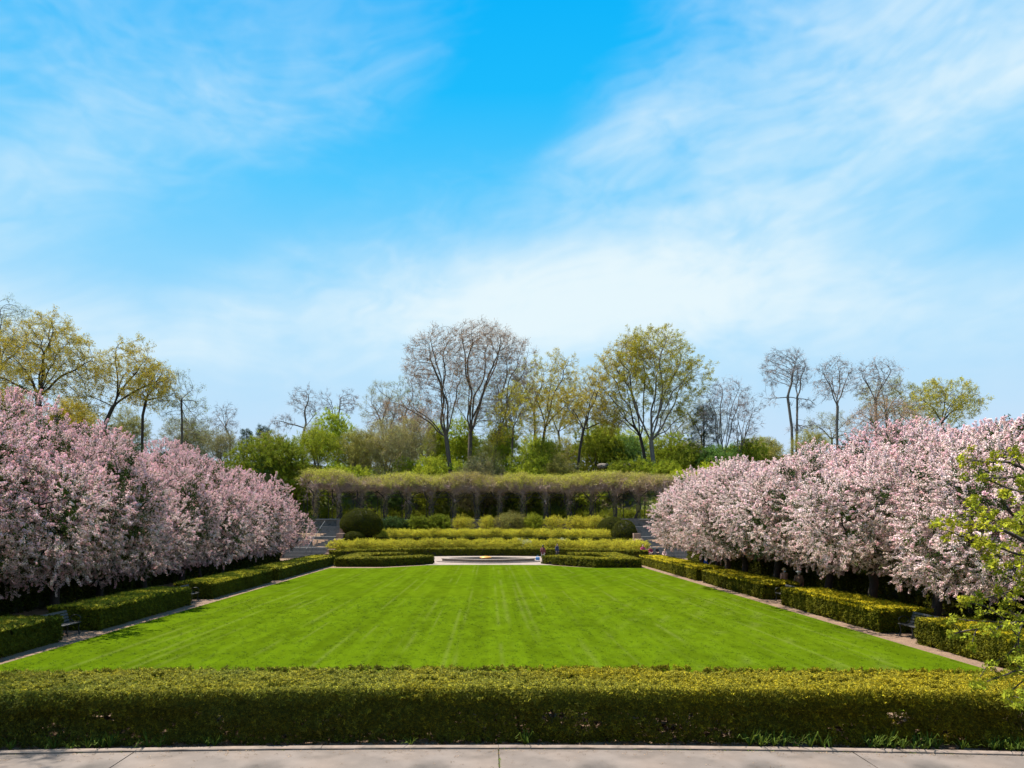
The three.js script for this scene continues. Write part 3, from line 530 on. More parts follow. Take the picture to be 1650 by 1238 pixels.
// long broad hedge along the foreground: woody below, with gaps that show the lawn
{
  const r = rngOf(5150), o = thing('clipped_hedge', 'long broad clipped yew hedge across the whole foreground beside the walk', 'hedge', [0, 0, -16]);
  const c = new Copies(), st = new Tri(false), X0 = -19, X1 = 19, top = 1.08, D0 = 15.10, D1 = 17.45;
  const surf = (x, d) => top + (fbm(x * 0.8, d * 0.8, 3) - 0.5) * 0.16 + (fbm(x * 5, d * 5, 2) - 0.5) * 0.15 - 0.10 * smooth(0.35, 0, d - D0 - bow(x)) - 0.08 * smooth(0.35, 0, D1 + bow(x) - d);
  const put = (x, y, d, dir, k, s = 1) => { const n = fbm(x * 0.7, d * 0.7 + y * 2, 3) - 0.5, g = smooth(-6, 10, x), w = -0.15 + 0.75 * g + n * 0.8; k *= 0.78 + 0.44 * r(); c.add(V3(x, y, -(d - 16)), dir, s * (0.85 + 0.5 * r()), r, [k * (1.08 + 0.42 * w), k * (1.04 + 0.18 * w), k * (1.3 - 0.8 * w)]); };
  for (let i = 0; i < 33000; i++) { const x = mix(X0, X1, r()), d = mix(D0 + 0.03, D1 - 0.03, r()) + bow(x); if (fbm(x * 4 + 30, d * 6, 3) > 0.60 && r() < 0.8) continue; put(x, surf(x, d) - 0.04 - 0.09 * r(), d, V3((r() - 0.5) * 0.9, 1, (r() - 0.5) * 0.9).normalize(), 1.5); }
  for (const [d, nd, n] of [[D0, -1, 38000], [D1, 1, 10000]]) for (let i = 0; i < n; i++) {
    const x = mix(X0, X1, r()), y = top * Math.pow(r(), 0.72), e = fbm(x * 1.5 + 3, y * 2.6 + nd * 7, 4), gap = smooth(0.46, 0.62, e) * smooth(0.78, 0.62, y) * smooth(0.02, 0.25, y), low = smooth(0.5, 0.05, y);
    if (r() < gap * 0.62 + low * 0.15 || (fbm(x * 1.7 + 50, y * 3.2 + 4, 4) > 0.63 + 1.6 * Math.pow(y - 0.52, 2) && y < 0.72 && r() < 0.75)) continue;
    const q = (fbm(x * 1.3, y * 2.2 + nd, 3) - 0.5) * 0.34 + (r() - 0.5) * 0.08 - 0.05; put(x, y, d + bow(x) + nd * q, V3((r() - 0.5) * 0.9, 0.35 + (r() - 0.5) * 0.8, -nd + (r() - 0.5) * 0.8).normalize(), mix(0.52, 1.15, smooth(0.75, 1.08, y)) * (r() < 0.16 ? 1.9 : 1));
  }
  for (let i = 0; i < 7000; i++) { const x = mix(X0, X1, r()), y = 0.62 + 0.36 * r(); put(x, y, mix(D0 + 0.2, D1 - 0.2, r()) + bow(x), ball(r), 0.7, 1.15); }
  c.build('foliage', yewG[0], M.needle, o);
  for (let i = 0; i < 190; i++) {
    const x = mix(X0, X1, (i + r()) / 190), d = mix(D0 + 0.35, D1 - 0.4, r()) + bow(x), b = V3(x, 0, -(d - 16)), m = b.clone().add(V3((r() - 0.5) * 0.3, 0.3 + 0.2 * r(), (r() - 0.5) * 0.3));
    st.tube([b, b.clone().lerp(m, 0.5).add(V3((r() - 0.5) * 0.08, 0, 0)), m], [0.028, 0.024, 0.018], 5);
    for (let k = 0; k < 5; k++) { const e = m.clone().add(V3((r() - 0.5) * 0.9, 0.22 + 0.28 * r(), (r() - 0.5) * 0.9)); st.tube([m, m.clone().lerp(e, 0.5).add(V3(0, 0.05 * r(), 0)), e], [0.014, 0.01, 0.006], 4); }
  }
  part('stems', st.geometry(), M.bark, o, true);
  // brown litter below the hedge
  const t = new Tri(); for (let i = 0; i < 5; i++) { const d = ball(r); d.y = Math.abs(d.y) * 0.25; d.normalize(); t.kite(V3((r() - 0.5) * 0.08, 0.005 + 0.02 * r(), (r() - 0.5) * 0.08), d, sideOf(d, r), 0.06, 0.03, scaled([0.15, 0.095, 0.06], 0.4 + 0.8 * r()), 0.15); }
  const lit = new Copies(); for (let i = 0; i < 3600; i++) { const x = mix(-13, 13, r()), d = mix(14.8, 17.7, r()) + bow(x); lit.add(V3(x, 0.002, -d), V3(0, 1, 0), 0.7 + 0.9 * r(), r, tint(r, 0.35, 0.1)); }
  tag(lit.build('leaf_litter', t.geometry(), M.leaf, scene), 'dry brown leaf litter on the soil under the foreground hedge', 'leaf litter');
}

// hedges that line the lawn, in blocks with gaps for benches
{
  const rows = [
    ['nearest block of the left hedge row, cut by the photo edge', -1, 15.95, 16.9, 27.8], ['second block from the front of the left hedge row, between two benches', -1, 15.95, 30.6, 39.8],
    ['third block from the front of the left hedge row', -1, 15.95, 42.9, 54.6], ['farthest block of the left hedge row, near the left stairs', -1, 15.95, 56.4, 77],
    ['nearest block of the right hedge row, partly behind yellow-green leaves', 1, 15.7, 16.9, 27.3], ['second block from the front of the right hedge row, with a golden top', 1, 15.7, 29.9, 39.8],
    ['third block from the front of the right hedge row, two walkers behind it', 1, 15.7, 42.7, 54.5], ['farthest block of the right hedge row, near the right stairs', 1, 15.7, 56.2, 77],
  ];
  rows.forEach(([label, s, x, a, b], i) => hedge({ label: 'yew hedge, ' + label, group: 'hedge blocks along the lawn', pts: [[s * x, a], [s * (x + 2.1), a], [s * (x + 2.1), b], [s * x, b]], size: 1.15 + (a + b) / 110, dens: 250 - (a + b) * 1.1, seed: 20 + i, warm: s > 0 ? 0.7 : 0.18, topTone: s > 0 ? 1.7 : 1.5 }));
}
// hedged compartments at the far end of the lawn and the arcs behind the fountain
hedge({ label: 'low clipped hedge compartment at the far left corner of the lawn', group: 'hedge compartments by the fountain', pts: [[-15.1, 73.2], [-10.6, 73.1], [-8.6, 74.9], [-5.7, 77.6], [-7.4, 79.6], [-9.4, 77.6], [-11, 76.2], [-12.9, 76.4], [-12.9, 83.5], [-9.6, 84.2], [-9.4, 86.4], [-15.1, 86]], h: 0.85, size: 2.5, dens: 48, seed: 41, warm: 0.25 });
hedge({ label: 'low clipped hedge compartment at the far right corner of the lawn', group: 'hedge compartments by the fountain', pts: [[14.7, 71.7], [10.3, 71.6], [8.3, 74], [5.6, 77.8], [7.4, 79.6], [9.2, 77], [11, 74.8], [12.5, 74.9], [12.5, 83.5], [9.4, 84.2], [9.2, 86.4], [14.7, 86]], h: 0.85, size: 2.5, dens: 48, seed: 42, warm: 0.3 });
hedge({ label: 'long curved clipped hedge just behind the fountain basin', pts: band(24.6, 26.1, -47, 47), h: 1.0, size: 2.6, dens: 42, seed: 43, warm: 0.2 });
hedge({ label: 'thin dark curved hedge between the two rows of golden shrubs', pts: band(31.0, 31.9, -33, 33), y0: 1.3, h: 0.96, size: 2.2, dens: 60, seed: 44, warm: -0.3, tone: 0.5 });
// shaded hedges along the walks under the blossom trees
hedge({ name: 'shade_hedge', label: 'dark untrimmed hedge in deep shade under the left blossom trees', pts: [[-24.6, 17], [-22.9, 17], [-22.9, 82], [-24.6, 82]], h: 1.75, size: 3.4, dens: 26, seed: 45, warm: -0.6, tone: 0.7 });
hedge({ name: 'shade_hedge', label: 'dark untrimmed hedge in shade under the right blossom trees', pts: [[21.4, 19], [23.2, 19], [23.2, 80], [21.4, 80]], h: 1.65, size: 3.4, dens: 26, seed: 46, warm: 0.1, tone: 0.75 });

// round clipped topiaries at the ends of the terraces
function topiary(label, px, py, d, rx, ry, seed) {
  const r = rngOf(seed), p = at(px, py, d), sc = d / F, o = thing('topiary_bush', label, 'topiary', [p.x, p.y, p.z], 'round topiaries on the terraces'), c = new Copies(), R = rx * sc, H = ry * sc;
  const n = 4 * Math.PI * R * R * 70; for (let i = 0; i < n; i++) { const q = ball(r); if (q.y < -0.55) continue; const b = 1 + (fbm(q.x * 2 + seed, q.z * 2 + q.y * 2, 3) - 0.5) * 0.12, k = 0.46 * (0.75 + 0.5 * r()), e = V3(q.x, q.y * R / H, q.z).normalize(); c.add(V3(q.x * R * b, q.y * H * b, q.z * R * b), e.addScaledVector(ball(r), 0.4).normalize(), 1.8 * (0.8 + 0.4 * r()), r, [k * 0.9, k, k * 0.9]); }
  c.build('foliage', yewG[1], M.needle, o);
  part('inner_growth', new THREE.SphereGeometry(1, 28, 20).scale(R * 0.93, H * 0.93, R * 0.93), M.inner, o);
}
topiary('large dark dome-shaped topiary beside the left stairs', 582, 847, 100, 33, 27, 61);
topiary('small round topiary at the foot of the large left dome', 571, 869, 97.5, 17, 13, 62);
topiary('dark round topiary partly behind another at the right end of the terrace', 986, 854, 102, 23, 20, 63);
topiary('round ball-shaped topiary in front at the right end of the terrace', 1006, 862, 99, 20.5, 23, 64);
// ---------------------------------------------------------------- loose shrubs
const SP = {
  gold: leafSpray(201, { n: 54, size: 0.55, leaf: 0.075, wide: 0.4, light: [0.78, 0.70, 0.06], dark: [0.30, 0.30, 0.03], twig: [0.12, 0.07, 0.04], droop: 0.25, forks: 7 }),
  lime: leafSpray(202, { n: 50, size: 0.8, leaf: 0.12, light: [0.36, 0.38, 0.02], dark: [0.15, 0.19, 0.014] }),
  green: leafSpray(203, { n: 52, size: 0.85, leaf: 0.13, light: [0.235, 0.265, 0.015], dark: [0.10, 0.13, 0.010] }),
  dark: leafSpray(204, { n: 52, size: 0.85, leaf: 0.13, light: [0.0688, 0.119, 0.02], dark: [0.0275, 0.0525, 0.0125] }),
  olive: leafSpray(205, { n: 46, size: 0.9, leaf: 0.11, light: [0.312, 0.294, 0.0625], dark: [0.15, 0.138, 0.0375], twig: [0.12, 0.09, 0.06] }),
  pale: leafSpray(206, { n: 34, size: 1.0, leaf: 0.10, light: [0.338, 0.325, 0.125], dark: [0.163, 0.15, 0.0625], twig: [0.19, 0.15, 0.11], tr: 0.012, forks: 9 }),
  spring: leafSpray(207, { n: 40, size: 1.1, leaf: 0.15, light: [0.52, 0.42, 0.05], dark: [0.26, 0.21, 0.03], twig: [0.10, 0.08, 0.06], tr: 0.012, forks: 6 }),
  springGreen: leafSpray(208, { n: 40, size: 1.1, leaf: 0.15, light: [0.46, 0.40, 0.035], dark: [0.20, 0.19, 0.022], twig: [0.09, 0.07, 0.055], tr: 0.012, forks: 6 }),
  sparse: leafSpray(209, { n: 16, size: 1.1, leaf: 0.13, light: [0.3, 0.312, 0.075], dark: [0.163, 0.163, 0.0375], twig: [0.11, 0.09, 0.075], tr: 0.012, forks: 8 }),
  white: leafSpray(210, { n: 46, size: 0.5, leaf: 0.07, light: [0.825, 0.825, 0.725], dark: [0.2, 0.25, 0.0875], forks: 5 }),
  needle: leafSpray(211, { n: 90, size: 1.0, leaf: 0.16, wide: 0.14, light: [0.0438, 0.0875, 0.0325], dark: [0.02, 0.0425, 0.0175], forks: 6 }),
  bare: twigSpray(212, { col: [0.17, 0.135, 0.125], bud: [0.24, 0.15, 0.09], buds: 12 }),
  bareRed: twigSpray(213, { n: 18, col: [0.21, 0.15, 0.12], bud: [0.38, 0.22, 0.10], buds: 26 }),
  bareGrey: twigSpray(214, { n: 16, col: [0.20, 0.175, 0.185], bud: [0.20, 0.16, 0.15], buds: 4 }),
  vineLeaf: leafSpray(215, { n: 44, size: 0.7, leaf: 0.075, wide: 0.4, light: [0.525, 0.463, 0.112], dark: [0.275, 0.237, 0.075], twig: [0.20, 0.16, 0.13], tr: 0.01, forks: 10, droop: 0.1 }),
  vineTwig: twigSpray(216, { n: 22, size: 0.8, r0: 0.014, col: [0.21, 0.165, 0.155], bud: [0.27, 0.22, 0.13], buds: 12, up: -0.3 }),
};
function bush({ name = 'shrub', label, group, p, R, H, kind, seed, n = 500, lobes = 12, scale = 1, tone = 1, stems = 3, rough = 0.5, tints = 0.25 }) {
  const r = rngOf(seed * 31 + 7), o = thing(name, label, 'shrub', [p.x, p.y, p.z], group), c = new Copies(), L = [];
  for (let i = 0; i < lobes; i++) { const q = ball(r); q.y = Math.abs(q.y) * 1.25 - 0.25; L.push([V3(q.x * R * 0.62, H * 0.5 + q.y * H * 0.36, q.z * R * 0.62), 0.30 + 0.22 * r()]); }
  L.push([V3(0, H * 0.45, 0), 0.55]);
  for (let i = 0; i < n; i++) {
    const [m, k] = L[(r() * L.length) | 0], q = ball(r), s = 0.65 + 0.4 * Math.sqrt(r()), y = m.y + q.y * k * H * 0.62 * s; if (y < 0) continue;
    const dir = V3(q.x, q.y + 0.35, q.z).addScaledVector(ball(r), rough).normalize(), b = tone * (1 + (fbm(m.x + q.x + seed, m.z + q.y * 2, 2) - 0.5) * 0.5) * (0.85 + 0.3 * r());
    c.add(V3(m.x + q.x * k * R * s, y, m.z + q.z * k * R * s), dir, scale * (0.75 + 0.5 * r()), r, scaled(tint(r, tints * 0.6, 0.08), b));
  }
  c.build('foliage', SP[kind], M.leaf, o);
  if (stems) { const t = new Tri(false); for (let i = 0; i < stems; i++) { const e = V3((r() - 0.5) * R, H * 0.6, (r() - 0.5) * R); t.tube([V3((r() - 0.5) * 0.2, -0.1, (r() - 0.5) * 0.2), e.clone().multiplyScalar(0.5).setY(H * 0.35), e], [0.05 + R * 0.012, 0.04 + R * 0.008, 0.02], 5); } part('stem', t.geometry(), M.bark, o); }
  return o;
}
function cloneOf(o, label, pos, turn, s = [1, 1, 1]) { const c = o.clone(); c.name = numbered(o.name.replace(/_\d{3}$/, '')); c.userData = { ...o.userData, label }; c.position.set(...pos); c.rotation.y = turn; c.scale.set(...s); scene.add(c); return c; }

// two rows of golden spirea on the terraces, then loose shrubs along the wall
const nth = ['first', 'second', 'third', 'fourth', 'fifth', 'sixth', 'seventh', 'eighth', 'ninth', 'tenth', 'eleventh', 'twelfth', 'thirteenth', 'fourteenth', 'fifteenth', 'sixteenth', 'seventeenth', 'eighteenth'];
{
  const r = rngOf(808), protos = [0, 1, 2].map((k) => ({ R: 1.42, H: 1.3, k }));
  const rowOf = (radius, y, a, n, where, hs, s0) => {
    const made = [];
    for (let i = 0; i < n; i++) {
      const t = (-a + 2 * a * i / (n - 1)) * Math.PI / 180, p = [radius * Math.sin(t), y, -(AC + radius * Math.cos(t))], label = `rounded golden-green spirea shrub, ${nth[i]} from the left in the ${where} terrace row`;
      const s = 0.97 + 0.08 * r();
      if (i < 3) { const b = bush({ name: 'spirea_shrub', label, group: 'spirea rows on the terraces', p: V3(...p), R: 1.4, H: hs, kind: 'gold', seed: s0 + i, n: 560, lobes: 14, tone: [1.0, 0.88, 1.1][i], scale: 0.9 }); b.scale.setScalar(s); made.push(b); }
      else cloneOf(made[(r() * 3) | 0], label, p, r() * 6.28, [s * 1.05, s, s * 1.05]);
    }
  };
  rowOf(28.9, 0.66, 40, 18, 'lower', 1.0, 300);
  rowOf(33.2, 2.14, 28, 16, 'upper', 0.85, 320);
  [[845, 866, 14, 10, 'white'], [905, 871, 10, 8, 'white']].forEach(([px, py, rx, ry, k], i) => { const q = at(px, py, 99.3); bush({ name: 'white_flower_clump', label: i ? 'small clump of white flowers among the lower golden shrubs' : 'pale silvery-white flowering clump in the lower golden row', p: V3(q.x, 0.9, q.z), R: rx * 0.085, H: 0.9, kind: k, seed: 340 + i, n: 130, lobes: 6, scale: 0.8, stems: 0 }); });
  const C = [[638, 'dark', 1.6, 1.4, 'dark green shrub at the left of the wall row'], [672, 'green', 1.7, 1.5, 'mid green mound second along the wall'], [708, 'green', 1.6, 1.5, 'round green shrub below the fourth pergola post'], [746, 'gold', 1.5, 1.9, 'upright golden shrub left of the lawn axis by the wall'], [783, 'gold', 1.4, 1.9, 'upright golden shrub on the lawn axis by the wall'], [826, 'olive', 2.2, 2.0, 'broad brownish-olive shrub by the wall'], [859, 'lime', 1.4, 1.9, 'bright lime shrub right of the brownish one by the wall'], [893, 'gold', 1.6, 2.0, 'tall golden shrub right of the lime one'], [925, 'gold', 1.35, 1.9, 'golden shrub second from the right topiaries'], [952, 'gold', 1.5, 1.9, 'golden shrub touching the right topiaries']];
  C.forEach(([px, k, R, H, label], i) => { const x = (px - VX) / F * 107.2; bush({ name: 'wall_shrub', label: label + ', below the pergola', group: 'shrubs along the retaining wall', p: V3(x, 2.95, -(AC + Math.sqrt(36.4 * 36.4 - x * x))), R, H, kind: k, seed: 360 + i, n: 420, scale: 0.95, tone: 0.95 }); });
}

// ---------------------------------------------------------------- wisteria pergola
{
  const pg = thing('pergola', 'long curved black iron pergola overgrown with wisteria above the terraces', 'pergola', [0, 0, 0]), nb = 15, A = 36.2, ang = (i) => (-A + 2 * A * i / nb) * Math.PI / 180, P = (r, t, y) => V3(r * Math.sin(t), y, -(AC + r * Math.cos(t)));
  for (const r of [41, 44.4]) for (let i = 0; i <= nb; i++) for (const e of [-0.006, 0.006]) { const t = new Tri(false), a = ang(i) + e; t.tube([P(r, a, 4.65), P(r, a, 8.7)], [0.055, 0.05], 6); part('post', t.geometry(), M.iron, pg); }
  for (const r of [41, 44.4]) for (const y of [8.1, 8.7]) for (let i = 0; i < nb; i++) { const t = new Tri(false), q = []; for (let k = 0; k <= 4; k++) q.push(P(r, mix(ang(i), ang(i + 1), k / 4), y)); t.tube(q, q.map(() => 0.035), 5); part('beam', t.geometry(), M.iron, pg); }
  for (let i = 0; i <= nb; i++) { const t = new Tri(false), q = []; for (let k = 0; k <= 8; k++) { const u = k / 8; q.push(P(mix(41, 44.4, u), ang(i), 8.7 + 1.5 * Math.sin(u * Math.PI))); } t.tube(q, q.map(() => 0.05), 5); part('arch', t.geometry(), M.iron, pg); }
  const r = rngOf(2024);
  for (let i = 0; i < nb; i++) {
    const a0 = ang(i), a1 = ang(i + 1), am = (a0 + a1) / 2, o = thing('wisteria_vine', `wisteria over the ${nth[i]} bay of the pergola from the left, yellowish above, twiggy below`, 'wisteria', [0, 0, 0], 'wisteria vines on the pergola');
    const base = P(40.8, a0 + 0.01, 4.65); o.position.copy(base);
    const top = new Copies(), und = new Copies(), yellow = fbm(i * 0.7 + 3, 2, 2), fall = fbm(i * 1.3, 8, 2);
    for (let k = 0; k < 620; k++) {
      const u = r(), t = mix(a0 - 0.012, a1 + 0.012, u), q = r() * Math.PI, w = 2.5 + 0.5 * (fbm(t * 40, 1, 2) - 0.5), hgt = (1.25 + 2.2 * (fbm(t * 11, 5, 4) - 0.5)) * (1 - 0.25 * Math.pow(Math.abs(2 * i / (nb - 1) - 1), 3)), s = 0.8 + 0.25 * r();
      const rr = 42.7 + Math.cos(q) * w * s, y = 9.6 + 0.9 * (fbm(t * 7 + 40, 2, 3) - 0.5) + Math.sin(q) * hgt * s, p = P(rr, t, y);
      const dir = V3(Math.sin(t) * Math.cos(q), Math.sin(q) + 0.2, -Math.cos(t) * Math.cos(q)).addScaledVector(ball(r), 0.7).normalize(), b = 0.95 * (0.75 + 0.5 * r()), g = fbm(t * 30, y, 3);
      if (fbm(t * 60, y * 1.3, 3) > 0.66 && y < 10.3) continue; if (r() < 0.5 + 0.35 * smooth(9.6, 10.8, y)) top.add(p.sub(base), dir, 0.9 + 0.5 * r(), r, mixc([b * 1.2, b * 1.16, b * 1.3], [b * 1.5, b * 1.65, b * 0.95], smooth(0.35, 0.65, g * 0.5 + yellow * 0.6)));
      else und.add(p.sub(base), dir, 0.9 + 0.5 * r(), r, scaled([1.9, 1.75, 1.6], b));
    }
    for (let k = 0; k < 380; k++) { // the tangle below the roof and round the posts
      const u = r(), t = mix(a0, a1, u), nearPost = Math.pow(Math.abs(2 * u - 1), 2.2), drop = (0.25 + 0.9 * fall * smooth(0.35, 0.65, fbm(t * 50, 3, 3))) * r() + 2.4 * Math.pow(nearPost, 4) * r(), rr = r() < 0.6 ? 40.4 + 0.9 * r() : 41 + 3.6 * r();
      und.add(P(rr, t, 9.95 - drop).sub(base), V3((r() - 0.5) * 0.8, -0.8, (r() - 0.5) * 0.8).normalize(), 0.75 + 0.6 * r(), r, scaled([1.75, 1.55, 1.6], 0.7 + 0.5 * r()));
    }
    for (let k = 0; k < 130; k++) { const h = r(); und.add(P(40.9 + 0.3 * (r() - 0.5), a0 + 0.012 * (r() - 0.5), 4.9 + 4 * h).sub(base), V3((r() - 0.5), 0.5, (r() - 0.5)).normalize(), 0.4 + 0.35 * h, r, scaled([1.1, 1.0, 0.9], 0.7 + 0.4 * r())); if (r() < 0.4) top.add(P(40.8 + 0.5 * (r() - 0.5), a0 + 0.02 * (r() - 0.5), 4.8 + 4 * h).sub(base), ball(r), 0.45 + 0.3 * r(), r, [0.95, 1.05, 0.6]); }
    top.build('young_foliage', SP.vineLeaf, M.leaf, o); und.build('hanging_twigs', SP.vineTwig, M.twig, o);
    for (let s = 0; s < 2; s++) { const t = new Tri(false), q = [], ph = r() * 6, tw = 0.006 + 0.006 * r(); for (let k = 0; k <= 14; k++) { const u = k / 14; q.push(P(40.9 + 0.14 * Math.sin(ph + u * 7 + s * 3), a0 + tw * Math.cos(ph + u * 8 + s * 3) + (s ? 0.05 : -0.03) * Math.pow(u, 4), 4.6 + 4.4 * u).sub(base)); } t.tube(q, q.map((_, k) => 0.15 - 0.004 * k - s * 0.05), 7); part('stem', t.geometry(), M.barkDark, o); }
  }
  // slim lamp posts on the pergola walk
  [[543.5, 'slim black lamp post under the left end of the pergola'], [1026, 'slim black lamp post under the right end of the pergola']].forEach(([px, label]) => {
    const d = 108.5, o = thing('lamp_post', label, 'lamp post', [(px - VX) / F * d, 4.66, -d], 'lamp posts by the pergola');
    part('post', new THREE.LatheGeometry([[0.16, 0], [0.16, 0.25], [0.09, 0.4], [0.06, 0.9], [0.05, 2.9], [0.09, 2.95], [0.05, 3.0]].map(([x, y]) => new THREE.Vector2(x, y)), 12), M.iron, o);
    part('lantern', new THREE.LatheGeometry([[0.05, 3.0], [0.13, 3.1], [0.18, 3.4], [0.2, 3.45], [0.08, 3.6], [0.03, 3.75]].map(([x, y]) => new THREE.Vector2(x, y)), 8), M.iron, o);
  });
}

// ---------------------------------------------------------------- flowering crabapples along both sides
{
  const G = [blossomSpray(501, 0.26), blossomSpray(502, 0.58)];
  const make = (seed, R, H, bottom, pink) => {
    const r = rngOf(seed), o = new THREE.Group(), L = [], hh = (H - bottom) / 2, mid = bottom + hh;
    for (let i = 0; i < 26; i++) { const q = ball(r); const low = q.y < 0 ? 0.95 : 0.78; L.push([V3(q.x * R * low, mid + q.y * hh * 0.74, q.z * R * low), 1.0 + 0.95 * r()]); }
    const pts = []; for (const [c, k] of L) for (let i = 0; i < 10; i++) pts.push(c.clone().addScaledVector(ball(r), k * 0.7));
    const tr = grow(r, [V3(0, -0.1, 0), V3((r() - 0.5) * 0.4, bottom * 0.55, (r() - 0.5) * 0.4), V3((r() - 0.5) * 0.8, bottom * 1.0, (r() - 0.5) * 0.8)], pts, { step: 0.4, reach: 4, kill: 0.7, R: 0.20, lift: 0.1 });
    part('trunk', tr.geometry, M.barkDark, o);
    const light = new Copies(), deep = new Copies(), leaves = new Copies();
    for (const [c, k] of L) {
      const hue = r();
      for (let i = 0; i < 112 * k * k; i++) {
        const q = ball(r), p = c.clone().addScaledVector(q, k * (0.80 + 0.32 * r())); if (L.some(([m, j]) => m !== c && m.distanceToSquared(p) < j * j * 0.62)) continue;
        if (fbm(p.x * 0.9 + seed, p.z * 0.9 + p.y * 0.7, 3) > 0.74 && r() < 0.6) { leaves.add(p, q, 0.6 + 0.4 * r(), r, scaled([0.75, 0.7, 0.7], 0.6 + 0.5 * r())); continue; }
        const dir = q.clone().multiplyScalar(0.9).add(V3(0, 0.15 + 0.4 * smooth(mid, H, p.y), 0)).addScaledVector(ball(r), 0.85).normalize(), b = 0.88 + 0.24 * r(), h = smooth(bottom, H, p.y);
        (r() < 0.12 + 0.3 * hue * (0.4 + pink * 0.5) + 0.22 * h * pink + 0.10 * pink ? deep : light).add(p, dir, 0.6 + 0.5 * r() + (r() < 0.03 ? 0.4 : 0), r, [b, b * (0.97 + 0.06 * r()), b * (0.96 + 0.08 * r())]);
      }
      for (let i = 0; i < 12; i++) leaves.add(c.clone().addScaledVector(ball(r), k * 0.72), ball(r), 0.8, r, scaled([0.9, 0.9, 0.8], 0.6 + 0.5 * r()));
    }
    light.build('pale_blossom', G[0], M.petal, o); deep.build('pink_blossom', G[1], M.petal, o); leaves.build('foliage', SP.dark, M.leaf, o);
    return o;
  };
  const kinds = [make(71, 4.4, 7.5, 2.15, 0.1), make(72, 4.3, 7.3, 2.2, 0.3), make(73, 4.8, 9.4, 2.8, 1.6), make(74, 4.9, 9.1, 2.7, 1.9), make(75, 4.4, 7.5, 2.15, 2.0), make(76, 4.3, 7.3, 2.2, 2.4), make(77, 4.8, 9.4, 2.8, 2.6), make(78, 4.9, 9.1, 2.7, 2.8)];
  const r = rngOf(707);
  const row = (side, which, X, ds, set, hs) => ds.forEach((d, i) => {
    const c = kinds[set[i % 2]].clone(); c.name = numbered('crabapple_tree'); const k = (d > 70 ? 0.86 : 1) * (0.92 + 0.2 * r()), n = ds.length;
    c.position.set(X + (r() - 0.5) * 0.9 + Math.sign(X) * smooth(56, 72, d) * 1.3, side === 'left' ? -0.1 : 0.3, -d); c.rotation.y = r() * 6.28; const lift = which === 'outer' ? mix(0.95, side === 'left' ? 1.15 : 1.06, (d - 25) / 55) : 1; c.scale.set(k, k * hs * lift * (0.97 + 0.06 * r()), k); scene.add(c);
    tag(c, `pink-white flowering crabapple on the ${side}, ${i === n - 1 ? 'farthest' : nth[i] + ' from the front'} in the ${which} row`, 'crabapple tree', 'crabapple rows beside the lawn');
  });
  const steps = (a, b, n) => Array.from({ length: n }, (_, i) => a + (b - a) * i / (n - 1));
  row('right', 'inner', 19.2, steps(25.5, 72, 9), [0, 1], 0.96);
  row('right', 'outer', 25.2, steps(27, 79, 9), [2, 3], 0.91);
  row('left', 'inner', -22.3, steps(22, 80, 12), [4, 5], 1.04);
  row('left', 'outer', -28.2, steps(25, 80, 11), [6, 7], 1.05);
}
// ---------------------------------------------------------------- woodland on the hill behind
// each tree: where its trunk stands (bearing, distance), the way the trunk goes, the parts of its crown
function tree({ name, label, group, d, trunk, crown, n = 500, R = 0.3, kind = 'bare', bark = M.bark, seed, step = 0.55, kill = 1.0, reach = 6, lift = 0.15, dens = 1, size = 1, tone = 1, jitter = 0.3, deep = 0.85, cat = 'tree', limbN = 0 }) {
  const r = rngOf(seed * 101 + 13), k = d / F, b = at(trunk[0][0], trunk[0][1], d), base = V3(b.x, terrainY(b.x, d) - 0.15, -d);
  const way = [V3()]; trunk.slice(1).forEach(([px, py]) => { const p = at(px, py, d).sub(base); p.z += (r() - 0.5) * 0.6; if (p.y > way[way.length - 1].y + 0.3) way.push(p); });
  if (way.length < 2) way.push(V3(0, 1.5, 0));
  const shells = crown.map(([cx, cy, rx, ry]) => [at(cx, cy, d).sub(base).setZ((r() - 0.5) * rx * k * 0.5), V3(rx * k, ry * k, rx * k * deep)]);
  const limbs = [], fork = way[way.length - 1];
  for (let i = 0; i < limbN; i++) { const [c, q] = shells[i % shells.length], a = i * 2.4 + r(), t = V3(c.x + Math.cos(a) * q.x * 0.62, c.y + (0.1 + 0.45 * r()) * q.y, c.z + Math.sin(a) * q.z * 0.7), m1 = fork.clone().lerp(t, 0.33).add(V3(0, (t.y - fork.y) * 0.06, 0)), m2 = fork.clone().lerp(t, 0.68).add(V3(0, (t.y - fork.y) * 0.08, 0)); const L = t.distanceTo(fork), m0 = fork.clone().lerp(m1, 0.5), m3 = m2.clone().lerp(t, 0.5), m4 = m1.clone().lerp(m2, 0.5); for (const m of [m0, m1, m4, m2, m3]) m.add(V3((r() - 0.5) * L * 0.09, (r() - 0.5) * L * 0.05, (r() - 0.5) * L * 0.09)); limbs.push([fork, m0, m1, m4, m2, m3, t]); }
  const g = grow(r, way, crownPoints(r, shells, n * 1.5), { limbs, step, reach, kill, R: R * 0.85, lift, jitter });
  const o = thing(name, label, cat, [base.x, base.y, base.z], group);
  part('trunk', g.geometry, bark, o);
  const c = new Copies();
  for (const [p, dir, tip] of g.spots) {
    const m = (tip ? 3.0 : 0.45) * dens, times = Math.floor(m) + (r() < m % 1 ? 1 : 0);
    for (let j = 0; j < times; j++) { const e = dir.clone().addScaledVector(ball(r), 0.8).add(V3(0, 0.15, 0)).normalize(), s = size * (0.65 + 0.6 * r()); c.add(p.clone().addScaledVector(ball(r), 0.25 * size), e, s, r, scaled(tint(r, 0.18, 0.06), tone)); }
  }
  const leafy = !kind.startsWith('bare');
  c.build(leafy ? 'crown' : 'twigs', SP[kind], leafy ? M.leaf : M.twig, o);
  return o;
}
const W = 'trees on the hill behind the garden';
